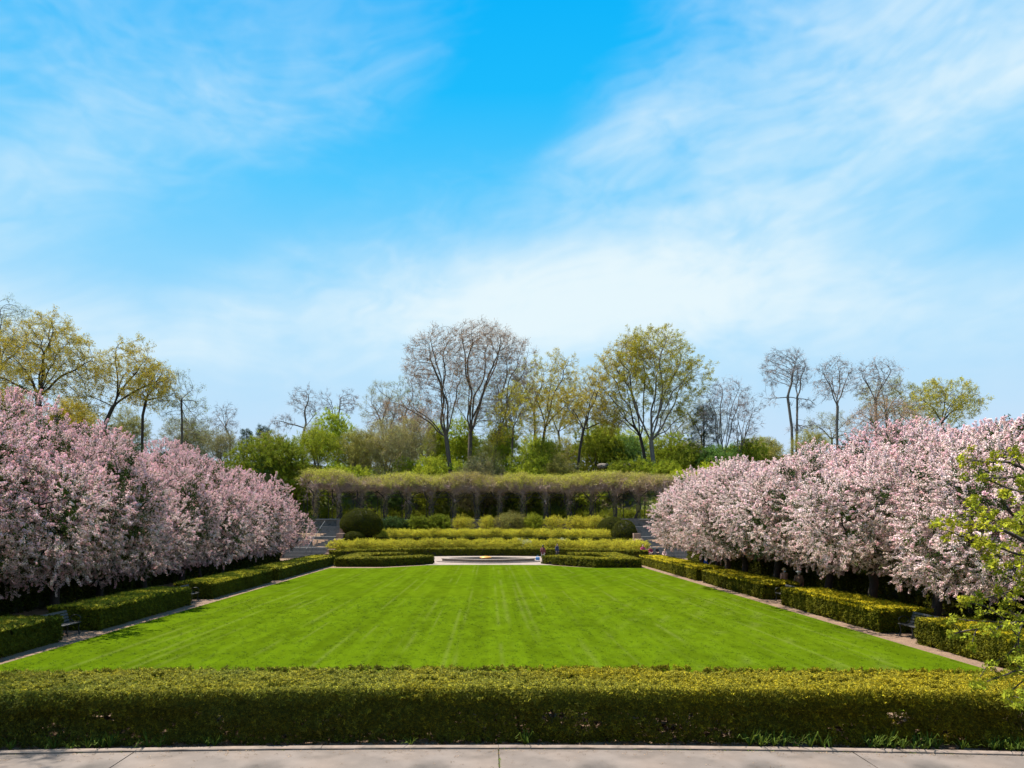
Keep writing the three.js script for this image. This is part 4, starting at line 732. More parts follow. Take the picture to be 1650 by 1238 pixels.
[
  ['budding_tree', 'tall budding tree at the far left photo edge, purplish twigs on top', 106, [[-12, 700], [-8, 640], [-4, 600]], [[0, 560, 52, 60], [15, 505, 28, 26]], 600, 0.36, 'sparse', M.barkDark],
  ['spreading_tree', 'large spreading tree with yellow young leaves behind the left blossom', 100, [[62, 705], [63, 660], [62, 640]], [[72, 585, 88, 62], [132, 605, 42, 42], [20, 610, 48, 46], [80, 535, 40, 34]], 1100, 0.45, 'spring', M.barkDark],
  ['leaning_tree', 'tree leaning right with yellow leaves, second large one on the left hill', 101, [[158, 712], [170, 680], [182, 655]], [[205, 600, 56, 46], [212, 565, 32, 20], [248, 620, 36, 30], [150, 650, 30, 22]], 700, 0.30, 'spring', M.barkDark],
  ['young_tree', 'thin upright tree with yellow flat-topped crown right of the leaning tree', 104, [[228, 712], [231, 670], [236, 645]], [[250, 618, 36, 30], [232, 640, 28, 24], [270, 640, 22, 14]], 420, 0.22, 'spring', M.barkDark],
  ['slender_tree', 'slender tree with sparse pale green leaves at the right of the left group', 104, [[293, 722], [293, 680], [292, 645]], [[292, 650, 34, 50], [312, 680, 22, 28]], 420, 0.18, 'sparse', M.bark],
  ['bare_tree', 'small bare purplish tree alone above the end of the left blossom', 190, [[372, 730], [370, 705], [364, 690]], [[357, 682, 27, 28], [366, 662, 16, 14]], 220, 0.3, 'bareGrey', M.barkGrey],
  ['bare_tree', 'gnarled nearly leafless tree with a long low left limb against the sky', 160, [[487, 740], [488, 705], [491, 690]], [[489, 648, 24, 26], [456, 682, 22, 14], [504, 668, 14, 14]], 320, 0.3, 'bareGrey', M.barkGrey],
  ['bare_tree', 'bare forked tree rising above the bright green round tree', 166, [[546, 745], [545, 712], [545, 690]], [[524, 650, 12, 22], [560, 648, 18, 20]], 320, 0.26, 'bareGrey', M.barkGrey],
  ['grey_tree', 'greyish-brown twiggy tree left of the tall central group', 150, [[622, 760], [622, 725], [624, 705]], [[622, 680, 30, 36]], 420, 0.3, 'bareRed', M.barkGrey],
  ['grey_tree', 'brownish bushy bare tree just left of the tallest bare tree', 148, [[664, 765], [664, 735], [666, 715]], [[664, 690, 38, 34], [680, 672, 22, 20]], 460, 0.28, 'bareRed', M.barkGrey],
  ['tall_bare_tree', 'tall vase-shaped bare tree leaning left over the pergola, with a long left limb', 122, [[731, 774], [722, 730], [719, 705]], [[688, 600, 40, 62], [712, 560, 38, 38], [735, 620, 24, 50], [640, 655, 22, 10], [690, 668, 40, 26]], 1000, 0.42, 'bareRed', M.bark],
  ['tall_bare_tree', 'tallest bare tree with a broad domed crown of brown twigs in the centre', 127, [[757, 780], [757, 730], [758, 700]], [[775, 580, 52, 58], [765, 545, 36, 26], [800, 560, 40, 40], [745, 600, 26, 46], [790, 655, 34, 34]], 1150, 0.44, 'bareRed', M.bark],
  ['tall_bare_tree', 'slimmer bare tree on the right side of the tall central group', 126, [[793, 780], [796, 740], [800, 712]], [[835, 600, 32, 56], [815, 640, 28, 46], [845, 640, 22, 40]], 760, 0.30, 'bareRed', M.bark],
  ['green_tree', 'slim tree with fresh green leaves below the tall bare crowns', 121, [[824, 782], [825, 730], [827, 690]], [[828, 665, 32, 42], [805, 690, 24, 30]], 480, 0.2, 'springGreen', M.bark],
  ['yellow_tree', 'yellow-leaved tree with an open top between the bare group and the big twin tree', 130, [[868, 780], [872, 730], [878, 690]], [[903, 600, 28, 36], [885, 645, 40, 34], [862, 680, 32, 30], [915, 660, 28, 24]], 720, 0.28, 'spring', M.barkDark],
  ['crooked_tree', 'dark crooked tree with yellow-green leaves left of the big twin tree', 124, [[929, 775], [934, 725], [940, 692]], [[952, 640, 36, 46], [925, 660, 30, 36], [985, 680, 26, 18]], 620, 0.26, 'spring', M.barkDark],
  ['great_tree', 'big rounded tree with yellow-green leaves and a straight grey trunk', 122, [[1056, 782], [1052, 735], [1050, 712]], [[1060, 590, 68, 52], [1085, 620, 50, 44], [1115, 605, 36, 30], [1050, 555, 56, 24], [1010, 600, 34, 40], [1095, 668, 40, 24], [1015, 660, 34, 26]], 1500, 0.42, 'springGreen', M.barkGrey],
  ['great_tree', 'left stem of the big yellow-green pair, darker and leaning left', 124, [[1043, 782], [1037, 730], [1032, 705]], [[990, 605, 34, 50], [1020, 580, 34, 40], [975, 640, 26, 28], [985, 672, 30, 18]], 700, 0.30, 'spring', M.barkDark],
  ['purple_tree', 'greyish purple many-stemmed bare tree right of the pine', 118, [[1166, 785], [1167, 755], [1165, 738]], [[1160, 660, 32, 46], [1180, 640, 26, 30]], 620, 0.26, 'bareGrey', M.barkGrey],
  ['purple_tree', 'lower greyish bare tree at the right of the purple one', 119, [[1188, 785], [1190, 760], [1193, 742]], [[1200, 680, 26, 44]], 420, 0.2, 'bareGrey', M.barkGrey],
  ['tall_bare_tree', 'tall dead-looking pair of stems with crooked limbs above the right blossom', 130, [[1277, 760], [1275, 690], [1270, 640]], [[1262, 592, 34, 32], [1238, 645, 18, 10], [1300, 650, 18, 12]], 420, 0.27, 'bareGrey', M.barkGrey],
  ['tall_bare_tree', 'right stem of the crooked bare pair above the right blossom', 130.6, [[1283, 760], [1284, 690], [1284, 640]], [[1288, 600, 18, 34], [1295, 690, 26, 8]], 400, 0.24, 'bareGrey', M.barkGrey],
  ['bare_tree', 'bare fan-shaped tree behind the right blossom, left of its twin', 125, [[1350, 745], [1350, 690], [1350, 655]], [[1347, 612, 33, 36]], 420, 0.26, 'bare', M.barkGrey],
  ['bare_tree', 'bare tree with spreading top in front of pale yellow leaves, right hill', 125, [[1411, 745], [1412, 690], [1412, 645]], [[1410, 615, 36, 36]], 380, 0.26, 'bare', M.barkGrey],
  ['yellow_tree', 'pale yellow tree half hidden behind the bare tree on the right hill', 142, [[1432, 740], [1430, 700], [1428, 670]], [[1430, 645, 50, 30]], 420, 0.24, 'olive', M.bark],
  ['brown_thicket_tree', 'low brown twiggy tree rising out of the right blossom', 115, [[1428, 740], [1428, 715], [1426, 702]], [[1425, 678, 56, 34]], 700, 0.22, 'bareRed', M.barkDark],
  ['green_tree', 'rounded tree with green leaves on top and dark twigs inside, right hill', 118, [[1520, 740], [1520, 700], [1520, 680]], [[1522, 650, 56, 34], [1560, 640, 20, 10]], 760, 0.26, 'springGreen', M.barkDark],
].forEach(([name, label, d, trunk, crown, n, R, kind, bark], i) => {
  const gnarled = /gnarled|forked|crooked limbs|right stem/.test(label);
  tree({ name, label, group: W, d, trunk, crown, n, R, kind, bark, seed: 900 + i, jitter: gnarled ? 0.6 : 0.35, step: gnarled ? 0.5 : 0.5, kill: gnarled ? 0.7 : d > 140 ? 1.0 : 0.75, dens: gnarled ? 0.9 : kind.startsWith('bare') ? 0.62 : 0.95, tone: kind.startsWith('bare') ? 1.15 : 1.3, size: gnarled ? 1.0 : d > 140 ? 1.3 : kind.startsWith('bare') ? 1.15 : 1.0, lift: /tall|great/.test(name) ? 0.3 : 0.12, limbN: gnarled ? 3 : /tall/.test(name) ? 8 : /great|spreading/.test(name) ? 9 : /purple|brown|green/.test(name) ? 7 : 5 });
});
// paler trees farther up the hill, seen through the others
[[615, 655, 34, 40, 'pale'], [650, 650, 30, 40, 'sparse'], [760, 660, 40, 50, 'sparse'], [815, 640, 36, 46, 'olive'], [860, 625, 36, 50, 'springGreen'], [900, 665, 40, 44, 'springGreen'], [945, 650, 36, 40, 'olive'], [995, 668, 36, 32, 'sparse'], [1080, 690, 40, 26, 'pale'], [1130, 680, 36, 36, 'pale'], [1340, 690, 40, 26, 'pale'], [1480, 675, 44, 30, 'olive']].forEach(([cx, cy, rx, ry, kind], i) => {
  const where = ['far left behind the greyish-brown tree', 'just left of the tallest bare trunks', 'between the two tallest bare trunks', 'right of the tallest bare trunks', 'behind the fresh green slim tree', 'behind the open-topped yellow tree', 'behind the dark crooked tree', 'in the gap left of the big twin tree', 'right of the big grey trunk', 'behind the pine', 'low behind the left fan-shaped bare tree', 'between the bare tree and the rounded green one'][i];
  tree({ name: 'distant_tree', label: 'paler distant hill tree ' + where, group: W, d: 152 + (i * 37) % 24, trunk: [[cx, 770], [cx + 2, cy + ry * 1.2], [cx, cy + ry * 0.7]], crown: [[cx, cy, rx, ry], [cx + rx * 0.5, cy + ry * 0.4, rx * 0.6, ry * 0.5]], n: 300, R: 0.26, kind, seed: 2100 + i, step: 0.6, kill: 1.1, dens: 0.9, size: 1.3, limbN: 5, tone: 1.25 });
});
// conifers
function conifer(label, px, base, top, d, w, seed) {
  const r = rngOf(seed), b = at(px, base, d), y0 = terrainY(b.x, d), H = at(px, top, d).y - y0, o = thing('pine_tree', label, 'tree', [b.x, y0, -d], W), t = new Tri(false), c = new Copies(), R = w * d / F;
  t.tube([V3(0, -0.2, 0), V3(0.05, H * 0.5, 0), V3(0, H, 0)], [0.2, 0.13, 0.03], 7);
  for (let i = 0; i < 60; i++) { const u = 0.18 + 0.8 * i / 60, a = i * 2.4, l = R * Math.pow(1 - u, 0.7) * (0.7 + 0.4 * r()) + 0.25, e = V3(Math.cos(a) * l, H * u - l * 0.12, Math.sin(a) * l), q = V3(0, H * u, 0); t.tube([q, q.clone().lerp(e, 0.5).add(V3(0, 0.08, 0)), e], [0.045, 0.03, 0.012], 4); for (let k = 0; k < 7; k++) c.add(q.clone().lerp(e, 0.35 + 0.65 * r()).addScaledVector(ball(r), 0.3), e.clone().sub(q).normalize().addScaledVector(ball(r), 0.5).normalize(), 0.7 + 0.4 * r(), r, scaled([1, 1, 1], 0.8 + 0.5 * r())); }
  part('trunk', t.geometry(), M.barkDark, o); c.build('needles', SP.needle, M.leaf, o);
}
conifer('dark green pine between the big twin tree and the purple bare tree', 1134, 780, 652, 123, 34, 77);
conifer('small dark spruce tip above the end of the left blossom', 397, 740, 690, 170, 12, 78);
conifer('thin spire of a small tree left of the gnarled bare tree', 424, 740, 686, 150, 14, 79);

// ---------------------------------------------------------------- shrubs and thicket on the slope
[
  ['dense dark green shrub right behind the tip of the left blossom', 425, 715, 800, 52, 'green', 112, 0.8], ['bright green shrub with a dark base next to the wisteria left end', 462, 725, 800, 34, 'green', 111, 0.75],
  ['tall yellow-green shrub left of the bright round tree', 512, 700, 775, 42, 'lime', 121, 0.72], ['bright green round-headed tree-like shrub left of centre on the slope', 540, 672, 745, 33, 'green', 128, 1.3],
  ['olive shrub below the bright round one', 575, 705, 775, 36, 'olive', 122, 0.85], ['pale brushy shrub with many fine stems', 625, 695, 775, 44, 'pale', 123, 0.95], ['yellowish pale shrub behind the tall bare trunk', 668, 690, 775, 34, 'pale', 126, 1.0],
  ['upright lime green shrub beside the tall bare trunk', 703, 688, 760, 20, 'lime', 129, 0.95], ['low lime shrub just above the pergola, left of centre', 695, 748, 790, 36, 'lime', 117, 0.85], ['mid green shrub between the two tall bare trunks', 742, 690, 765, 22, 'green', 131, 1.2],
  ['yellow-olive shrub right of the tall bare trunks', 782, 725, 785, 30, 'olive', 120, 0.9], ['green shrub around the slim fresh green tree', 812, 700, 780, 24, 'green', 128, 1.2], ['low pale olive shrub above the pergola in the centre', 775, 752, 790, 40, 'pale', 117, 0.8],
  ['large lime shrub above the pergola right of centre', 850, 735, 790, 38, 'lime', 118, 0.85], ['spring-green shrub with yellow tips below the yellow tree', 878, 715, 780, 28, 'lime', 125, 0.7], ['olive shrub at the foot of the crooked dark tree', 905, 745, 790, 30, 'olive', 119, 0.8],
  ['dark green thicket shrub between the crooked tree and the big pair', 960, 700, 775, 40, 'green', 134, 0.75], ['yellow leaved shrub left of the big pair', 970, 690, 740, 34, 'lime', 137, 0.9], ['dark shrub behind the big pair of trunks', 1010, 715, 775, 34, 'dark', 136, 1.4],
  ['dull green shrub at the foot of the big pair', 1010, 748, 790, 34, 'green', 119, 0.75], ['fresh green shrub right of the big pair', 1085, 708, 775, 38, 'green', 130, 1.0], ['lime green low shrub above the right end of the pergola', 1085, 752, 800, 30, 'lime', 117, 0.7],
  ['dark green shrub beneath the pine', 1120, 730, 800, 34, 'green', 117, 0.7], ['deep green shrub at the foot of the purple bare tree', 1160, 725, 800, 32, 'dark', 114, 1.6], ['bright green shrub behind the tip of the right blossom', 1205, 718, 800, 30, 'green', 121, 0.9],
  ['olive-yellow shrub left of the crooked bare pair', 1240, 728, 790, 22, 'olive', 126, 0.9], ['pale olive shrub right of the crooked bare pair', 1305, 702, 780, 28, 'olive', 124, 0.95], ['yellow shrub behind the left spreading trees', 115, 655, 740, 40, 'spring', 112, 0.9], ['olive shrub behind the leaning tree', 205, 670, 740, 38, 'olive', 115, 0.85],
  ['hazy olive shrub below the slender tree', 300, 690, 740, 38, 'pale', 122, 0.8], ['low grey-green shrub below the small bare tree', 355, 704, 745, 34, 'pale', 135, 0.75], ['yellow shrub at the far left edge', 10, 640, 740, 38, 'spring', 115, 0.9], ['soft olive bush right of the small spruce', 440, 702, 745, 30, 'olive', 140, 0.85],
  ['hazy pale bush left of the bright round tree', 508, 690, 740, 20, 'pale', 150, 0.9],
].forEach(([label, px, top, base, rx, kind, d, tone], i) => {
  const x = (px - VX) / F * d, y0 = terrainY(x, d) - 0.2, H = at(px, top, d).y - y0, R = rx * d / F;
  bush({ name: 'hill_shrub', label: label[0] + label.slice(1), group: 'shrubs on the hill', p: V3(x, y0, -d), R, H: Math.max(1.5, H * 1.02), kind, seed: 1200 + i, n: Math.round(260 + R * H * 22), lobes: 22, scale: kind === 'pale' ? 1.15 : 1.05, tone: tone * 1.6 });
});
// a taller thicket behind, closing the view between the trunks
for (let i = 0; i < 13; i++) {
  const px = 592 + i * 53 + (hash2(i, 4) - 0.5) * 18, d = 140 + 14 * hash2(i, 8), kind = ['olive', 'lime', 'pale', 'green', 'lime', 'springGreen'][(i * 5) % 6], top = 694 + 26 * hash2(i, 2) + (i > 8 ? 14 : 0), x = (px - VX) / F * d, y0 = terrainY(x, d) - 0.2, H = at(px, top, d).y - y0, R = 30 * d / F;
  bush({ name: 'thicket_shrub', label: `tall loose thicket shrub far behind the trunks, ${nth[i]} from the left`, group: 'thicket behind the hill trees', p: V3(x, y0, -d), R, H, kind, seed: 1700 + i, n: 700, lobes: 26, scale: 1.3, tone: 1.5 });
}
// shaded plants on the bank under and behind the pergola
{
  const r = rngOf(31);
  for (let i = 0; i < 20; i++) {
    const t = (-42 + 84 * (i + 0.5) / 20) * Math.PI / 180, rad = 49.5 + r() * 4, x = rad * Math.sin(t), d = AC + rad * Math.cos(t), k = ['dark', 'green', 'lime', 'green', 'lime'][(i * 3) % 5];
    bush({ name: 'bank_shrub', label: `${k === 'lime' ? 'bright' : k === 'green' ? 'mid green' : 'dark green'} shrub on the bank seen between pergola posts, ${i < 18 ? nth[i] + ' from the left' : i === 18 ? 'second from the right end' : 'at the right end'}`, group: 'shrubs on the bank behind the pergola', p: V3(x, terrainY(x, d) - 0.2, -d), R: 2.2 + r(), H: 3.0 + 1.6 * r(), kind: k, seed: 1400 + i, n: 420, scale: 0.95, tone: 1.7 });
  }
  // pale ground plants and white flowers along the foot of the bank
  const c = new Copies(); for (let i = 0; i < 2600; i++) { const t = (-43 + 86 * r()) * Math.PI / 180, rad = 45.6 + 2.6 * r(), x = rad * Math.sin(t), d = AC + rad * Math.cos(t); c.add(V3(x, terrainY(x, d), -d), V3((r() - 0.5) * 0.6, 1, (r() - 0.5) * 0.6).normalize(), 0.5 + 0.5 * r(), r, tint(r, 0.25, 0.1)); }
  tag(c.build('ground_cover', SP.lime, M.leaf, scene), 'light green ground plants along the bank behind the pergola', 'ground cover');
  const h = new Copies(); for (let i = 0; i < 16000; i++) { const t = (-60 + 120 * r()) * Math.PI / 180, rad = 46 + 75 * Math.pow(r(), 1.5), x = rad * Math.sin(t), d = AC + rad * Math.cos(t); const k = 0.7 + 0.5 * fbm(x / 6, d / 6, 3); h.add(V3(x, terrainY(x, d) - 0.05, -d), V3((r() - 0.5) * 0.8, 1, (r() - 0.5) * 0.8).normalize(), 0.55 + 0.6 * r(), r, scaled(tint(r, 0.25, 0.12), k)); }
  tag(h.build('undergrowth', SP.green, M.leaf, scene), 'green undergrowth covering the wooded hill slope', 'undergrowth');
}
// a grey rock outcrop and a small brown gabled house half hidden on the slope
{
  const rock = (label, px, py, d, s, seed) => { const r = rngOf(seed), g = new THREE.IcosahedronGeometry(1, 4), p = g.attributes.position; for (let i = 0; i < p.count; i++) { const v = V3().fromBufferAttribute(p, i), k = 0.75 + 0.5 * fbm(v.x * 1.6 + seed, v.z * 1.6 + v.y * 1.9, 3); p.setXYZ(i, v.x * k * s[0], v.y * k * s[1], v.z * k * s[2]); } g.computeVertexNormals(); const q = at(px, py, d), m = part('rock_outcrop', boxUV(g, 0.3), M.wall, scene); m.name = numbered('rock_outcrop'); m.position.copy(q); m.rotation.y = r() * 6; tag(m, label, 'rock'); };
  rock('grey rock outcrop among green shrubs left of the big twin tree', 972, 752, 119.5, [1.5, 0.5, 0.8], 5); rock('smaller brownish rock right of the grey outcrop near the twin trunks', 1012, 751, 119.5, [1.2, 0.5, 0.8], 9);
  const d = 158, q = at(580, 738, d), y0 = terrainY(q.x, d), top = at(580, 717, d).y, ev = at(580, 724, d).y, h = thing('gabled_house', 'small brownish house gable half hidden by shrubs left of centre', 'house', [q.x, y0, -d]);
  part('wall', moved(block(4.4, ev - y0, 3.6, 0.02), 0, 0, 0), M.pink, h);
  const s = new THREE.Shape(); s.moveTo(-2.6, 0); s.lineTo(0, top - ev); s.lineTo(2.6, 0); s.lineTo(2.3, 0); s.lineTo(0, top - ev - 0.25); s.lineTo(-2.3, 0); s.closePath();
  part('roof', boxUV(new THREE.ExtrudeGeometry(s, { depth: 4.2, bevelEnabled: false }).translate(0, ev - y0, -2.1)), M.barkDark, h);
  const s2 = new THREE.Shape(); s2.moveTo(-2.2, 0); s2.lineTo(2.2, 0); s2.lineTo(0, top - ev - 0.3); s2.closePath();
  part('gable', boxUV(new THREE.ExtrudeGeometry(s2, { depth: 3.4, bevelEnabled: false }).translate(0, ev - y0 + 0.002, -1.7)), M.pink, h);
}
// ---------------------------------------------------------------- benches in the gaps of the side hedges
{
  const make = () => {
    const o = new THREE.Group(), L = 1.9, mat = new THREE.MeshStandardMaterial({ color: RGB([0.045, 0.043, 0.045]), roughness: 0.55, name: 'painted_slats' });
    const slat = (w) => { const g = new THREE.BoxGeometry(L, 0.03, w, 1, 1, 1); return g; }, g1 = slat(0.075), g2 = slat(0.085);
    for (let i = 0; i < 5; i++) { const m = part('seat_slat', g1, mat, o); m.position.set(0, 0.44 + 0.012 * (i - 2) * (i - 2) * 0.5, 0.22 - i * 0.1); }
    for (let i = 0; i < 4; i++) { const m = part('back_slat', g2, mat, o); m.position.set(0, 0.55 + i * 0.115, -0.24 - i * 0.035); m.rotation.x = Math.PI / 2 - 0.28; }
    for (const s of [-1, 0, 1]) {
      const x = s * (L / 2 - 0.12), t = new Tri(false), t2 = new Tri(false);
      t.tube([V3(x, 0, 0.25), V3(x, 0.22, 0.2), V3(x, 0.42, 0.24)], [0.028, 0.024, 0.024], 6); t2.tube([V3(x, 0, -0.3), V3(x, 0.25, -0.2), V3(x, 0.45, -0.21), V3(x, 0.95, -0.36)], [0.028, 0.024, 0.024, 0.02], 6);
      part('leg', t.geometry(), M.iron, o); part('leg', t2.geometry(), M.iron, o);
      if (s) { const a = new Tri(false), q = []; for (let k = 0; k <= 22; k++) { const w = k / 22 * Math.PI * 2; q.push(V3(x + s * 0.06, 0.62 + Math.sin(w) * 0.14, 0.06 + Math.cos(w) * 0.2)); } a.tube(q, q.map(() => 0.016), 6); part('armrest', a.geometry(), M.iron, o); }
    }
    return o;
  };
  const proto = make(); let used = false;
  [['dark slatted park bench in the nearest gap of the left hedge row', -16.55, 28.85, 1], ['dark slatted park bench in the second gap of the left hedge row', -16.55, 41.0, 1], ['dark slatted park bench in the nearest gap of the right hedge row', 16.4, 28.4, -1], ['dark slatted park bench in the second gap of the right hedge row, near two walkers', 16.4, 41.0, -1]].forEach(([label, x, d, s]) => {
    const o = used ? proto.clone() : proto; used = true; o.name = numbered('park_bench'); o.position.set(x, 0.004, -d); o.rotation.y = s * Math.PI / 2; scene.add(o); tag(o, label, 'bench', 'park benches between the hedges');
  });
}

// ---------------------------------------------------------------- people
const HAIR = (c) => new THREE.MeshStandardMaterial({ color: RGB(c), roughness: 0.8 });
function field(box, n, bones, blend) {                    // meshes a smooth union of tapered capsules inside a box
  const mc = new MarchingCubes(n, M.iron, false, false, 60000), f = mc.field, half = n / 2, [lo, hi] = box, c = lo.clone().add(hi).multiplyScalar(0.5), h = hi.clone().sub(lo).multiplyScalar(0.5);
  for (let z = 0; z < n; z++) for (let y = 0; y < n; y++) for (let x = 0; x < n; x++) {
    const px = c.x + (x - half) / half * h.x, py = c.y + (y - half) / half * h.y, pz = c.z + (z - half) / half * h.z; let acc = 0;
    for (const [a, b, ra, rb, sq] of bones) {
      const bx = b.x - a.x, by = b.y - a.y, bz = b.z - a.z, l = bx * bx + by * by + bz * bz, t = l < 1e-9 ? 0 : Math.max(0, Math.min(1, ((px - a.x) * bx + (py - a.y) * by + (pz - a.z) * bz) / l));
      const dx = px - a.x - bx * t, dy = py - a.y - by * t, dz = (pz - a.z - bz * t) * (sq ?? 1);
      acc += Math.exp(-(Math.sqrt(dx * dx + dy * dy + dz * dz) - (ra + (rb - ra) * t)) / blend);
    }
    f[x + n * y + n * n * z] = blend * Math.log(acc + 1e-12);
  }
  mc.isolation = 0; mc.update();
  const k = mc.count, p = new Float32Array(k * 3); for (let i = 0; i < k; i++) { p[i * 3] = mc.positionArray[i * 3] * h.x + c.x; p[i * 3 + 1] = mc.positionArray[i * 3 + 1] * h.y + c.y; p[i * 3 + 2] = mc.positionArray[i * 3 + 2] * h.z + c.z; }
  const g = new THREE.BufferGeometry(); g.setAttribute('position', new THREE.BufferAttribute(p, 3));
  const nr = new Float32Array(k * 3), a = V3(), b = V3(), q = V3();
  const grad = (px, py, pz) => { let s = 0, gx = 0, gy = 0, gz = 0; for (const [u, v, ra, rb, sq] of bones) { const bx = v.x - u.x, by = v.y - u.y, bz = v.z - u.z, l = bx * bx + by * by + bz * bz, t = l < 1e-9 ? 0 : Math.max(0, Math.min(1, ((px - u.x) * bx + (py - u.y) * by + (pz - u.z) * bz) / l)); const dx = px - u.x - bx * t, dy = py - u.y - by * t, dz = (pz - u.z - bz * t) * (sq ?? 1), m = Math.hypot(dx, dy, dz) || 1, w = Math.exp(-(m - (ra + (rb - ra) * t)) / blend); gx += w * dx / m; gy += w * dy / m; gz += w * dz / m; } const m = Math.hypot(gx, gy, gz) || 1; return [gx / m, gy / m, gz / m]; };
  for (let i = 0; i < k; i++) nr.set(grad(p[i * 3], p[i * 3 + 1], p[i * 3 + 2]), i * 3);
  g.setAttribute('normal', new THREE.BufferAttribute(nr, 3)); return g;
}
function person({ label, p, turn = 0, pose = 'stand', height = 1.68, skin = [0.45, 0.28, 0.2], top, legs, hair, hat, mask, swing = 0, coat = 0 }) {
  const o = thing('person', label, 'person', [p.x, p.y, p.z], undefined, turn), k = height / 1.7; o.scale.setScalar(k);
  const sit = pose === 'sit', hy = sit ? 0.12 : 0.92, lean = sit ? 0.10 : 0;      // hip height above what carries the figure
  const hip = V3(0, hy, 0), chest = V3(0, hy + 0.33, lean * 0.6), neck = V3(0, hy + 0.54, lean), head = V3(0, hy + 0.70, lean + 0.03);
  const J = {}; for (const s of [-1, 1]) {
    const f = s * swing; J['hip' + s] = V3(s * 0.09, hy - 0.02, 0); J['knee' + s] = sit ? V3(s * 0.13, hy + 0.04, 0.42) : V3(s * 0.095, hy - 0.42, 0.03 + f * 0.16); J['ank' + s] = sit ? V3(s * 0.12, hy - 0.38, 0.40) : V3(s * 0.10, 0.08, -0.02 + f * 0.26); J['toe' + s] = J['ank' + s].clone().add(V3(s * 0.02, -0.045, 0.16));
    J['sh' + s] = V3(s * 0.175, hy + 0.48, lean * 0.9); J['el' + s] = sit ? V3(s * 0.24, hy + 0.24, 0.14) : V3(s * 0.235, hy + 0.20, -0.02 - f * 0.1); J['wr' + s] = sit ? V3(s * 0.12, hy + 0.14, 0.36) : V3(s * 0.225, hy - 0.04, 0.10 - f * 0.14);
  }
  const ends = (a, b, ra, rb, sq) => [J[a] ?? a, J[b] ?? b, ra, rb, sq];
  const trunkB = [[hip, chest, 0.135, 0.15, 1.35], [chest, neck, 0.14, 0.06, 1.2], [neck, head, 0.052, 0.055], [head, head.clone().add(V3(0, 0.07, -0.012)), 0.082, 0.088], [head.clone().add(V3(0, -0.055, 0.035)), head, 0.052, 0.07], [head.clone().add(V3(0, 0.01, 0.085)), head.clone().add(V3(0, -0.015, 0.105)), 0.012, 0.015], [head.clone().add(V3(-0.083, 0.01, -0.01)), head.clone().add(V3(-0.086, -0.015, -0.012)), 0.016, 0.014], [head.clone().add(V3(0.083, 0.01, -0.01)), head.clone().add(V3(0.086, -0.015, -0.012)), 0.016, 0.014]];
  const limb = []; for (const s of [-1, 1]) limb.push(ends('hip' + s, 'knee' + s, 0.085, 0.056), ends('knee' + s, 'ank' + s, 0.056, 0.036), ends('ank' + s, 'toe' + s, 0.042, 0.034), ends('sh' + s, 'el' + s, 0.056, 0.042), ends('el' + s, 'wr' + s, 0.042, 0.027));
  const hands = []; for (const s of [-1, 1]) { const w = J['wr' + s], d = sit ? V3(-s * 0.3, -0.35, 0.9).normalize() : V3(-s * 0.05, -0.95, 0.3).normalize(), side = sit ? V3(1, 0, 0.3).normalize() : V3(0, 0.3, 0.95).normalize(), pm = w.clone().addScaledVector(d, 0.085); hands.push([w, pm, 0.026, 0.033]); for (let i = 0; i < 4; i++) { const a = pm.clone().addScaledVector(side, (i - 1.5) * 0.021), b = a.clone().addScaledVector(d, [0.04, 0.048, 0.046, 0.034][i]), e = b.clone().addScaledVector(d, 0.028).add(V3(-s * 0.014, 0, 0)); hands.push([a, b, 0.0095, 0.009], [b, e, 0.009, 0.008]); } const ta = w.clone().addScaledVector(d, 0.035).addScaledVector(side, 0.03), tb = ta.clone().addScaledVector(d, 0.035).addScaledVector(side, 0.03); hands.push([ta, tb, 0.012, 0.010], [tb, tb.clone().addScaledVector(d, 0.03), 0.010, 0.008]); }
  const lo = V3(-0.36, sit ? -0.42 : -0.04, -0.42), hi = V3(0.36, hy + 0.92, 0.62);
  const skinM = new THREE.MeshStandardMaterial({ color: RGB(skin), roughness: 0.6 });
  part('body', mergeGeometries([field([lo, hi], 72, [...trunkB, ...limb], 0.012), field([V3(-0.36, Math.min(J.wr1.y, hy) - 0.26, -0.2), V3(0.36, J.wr1.y + 0.06, 0.6)], 64, hands, 0.004)]), skinM, o);
  const cloth = (c) => new THREE.MeshStandardMaterial({ color: RGB(c), roughness: 0.9 }), fat = (b, e) => b.map(([a, q, ra, rb, sq]) => [a, q, ra + e, rb + e, sq]);
  const arms = limb.filter((_, i) => i % 5 > 2), pants = limb.filter((_, i) => i % 5 < 2);
  const hem = coat ? [[hip.clone().add(V3(0, -coat, 0)), hip, 0.15, 0.14, 1.2]] : [];
  part('top', field([lo, hi], 64, fat([[hip.clone().add(V3(0, 0.02, 0)), chest, 0.135, 0.15, 1.3], [chest, neck.clone().add(V3(0, -0.03, 0)), 0.14, 0.075, 1.2], ...hem, ...arms.map(([a, b, ra, rb], i) => [a, i % 2 ? a.clone().lerp(b, 0.92) : b, ra, rb])], 0.024), 0.02), cloth(top), o);
  part('trousers', field([lo, hi], 64, fat([[hip, hip.clone().add(V3(0, 0.04, 0)), 0.13, 0.12, 1.3], ...pants.map(([a, b, ra, rb]) => [a, b, ra, rb + 0.006])], 0.018), 0.015), cloth(legs), o);
  part('shoes', field([lo, hi], 64, fat(limb.filter((_, i) => i % 5 === 2), 0.014), 0.01), cloth([0.03, 0.028, 0.028]), o);
  for (const s of [-1, 1]) part('eye', new THREE.SphereGeometry(0.011, 8, 6).translate(head.x + s * 0.033, head.y + 0.02, head.z + 0.078), cloth([0.02, 0.015, 0.012]), o);
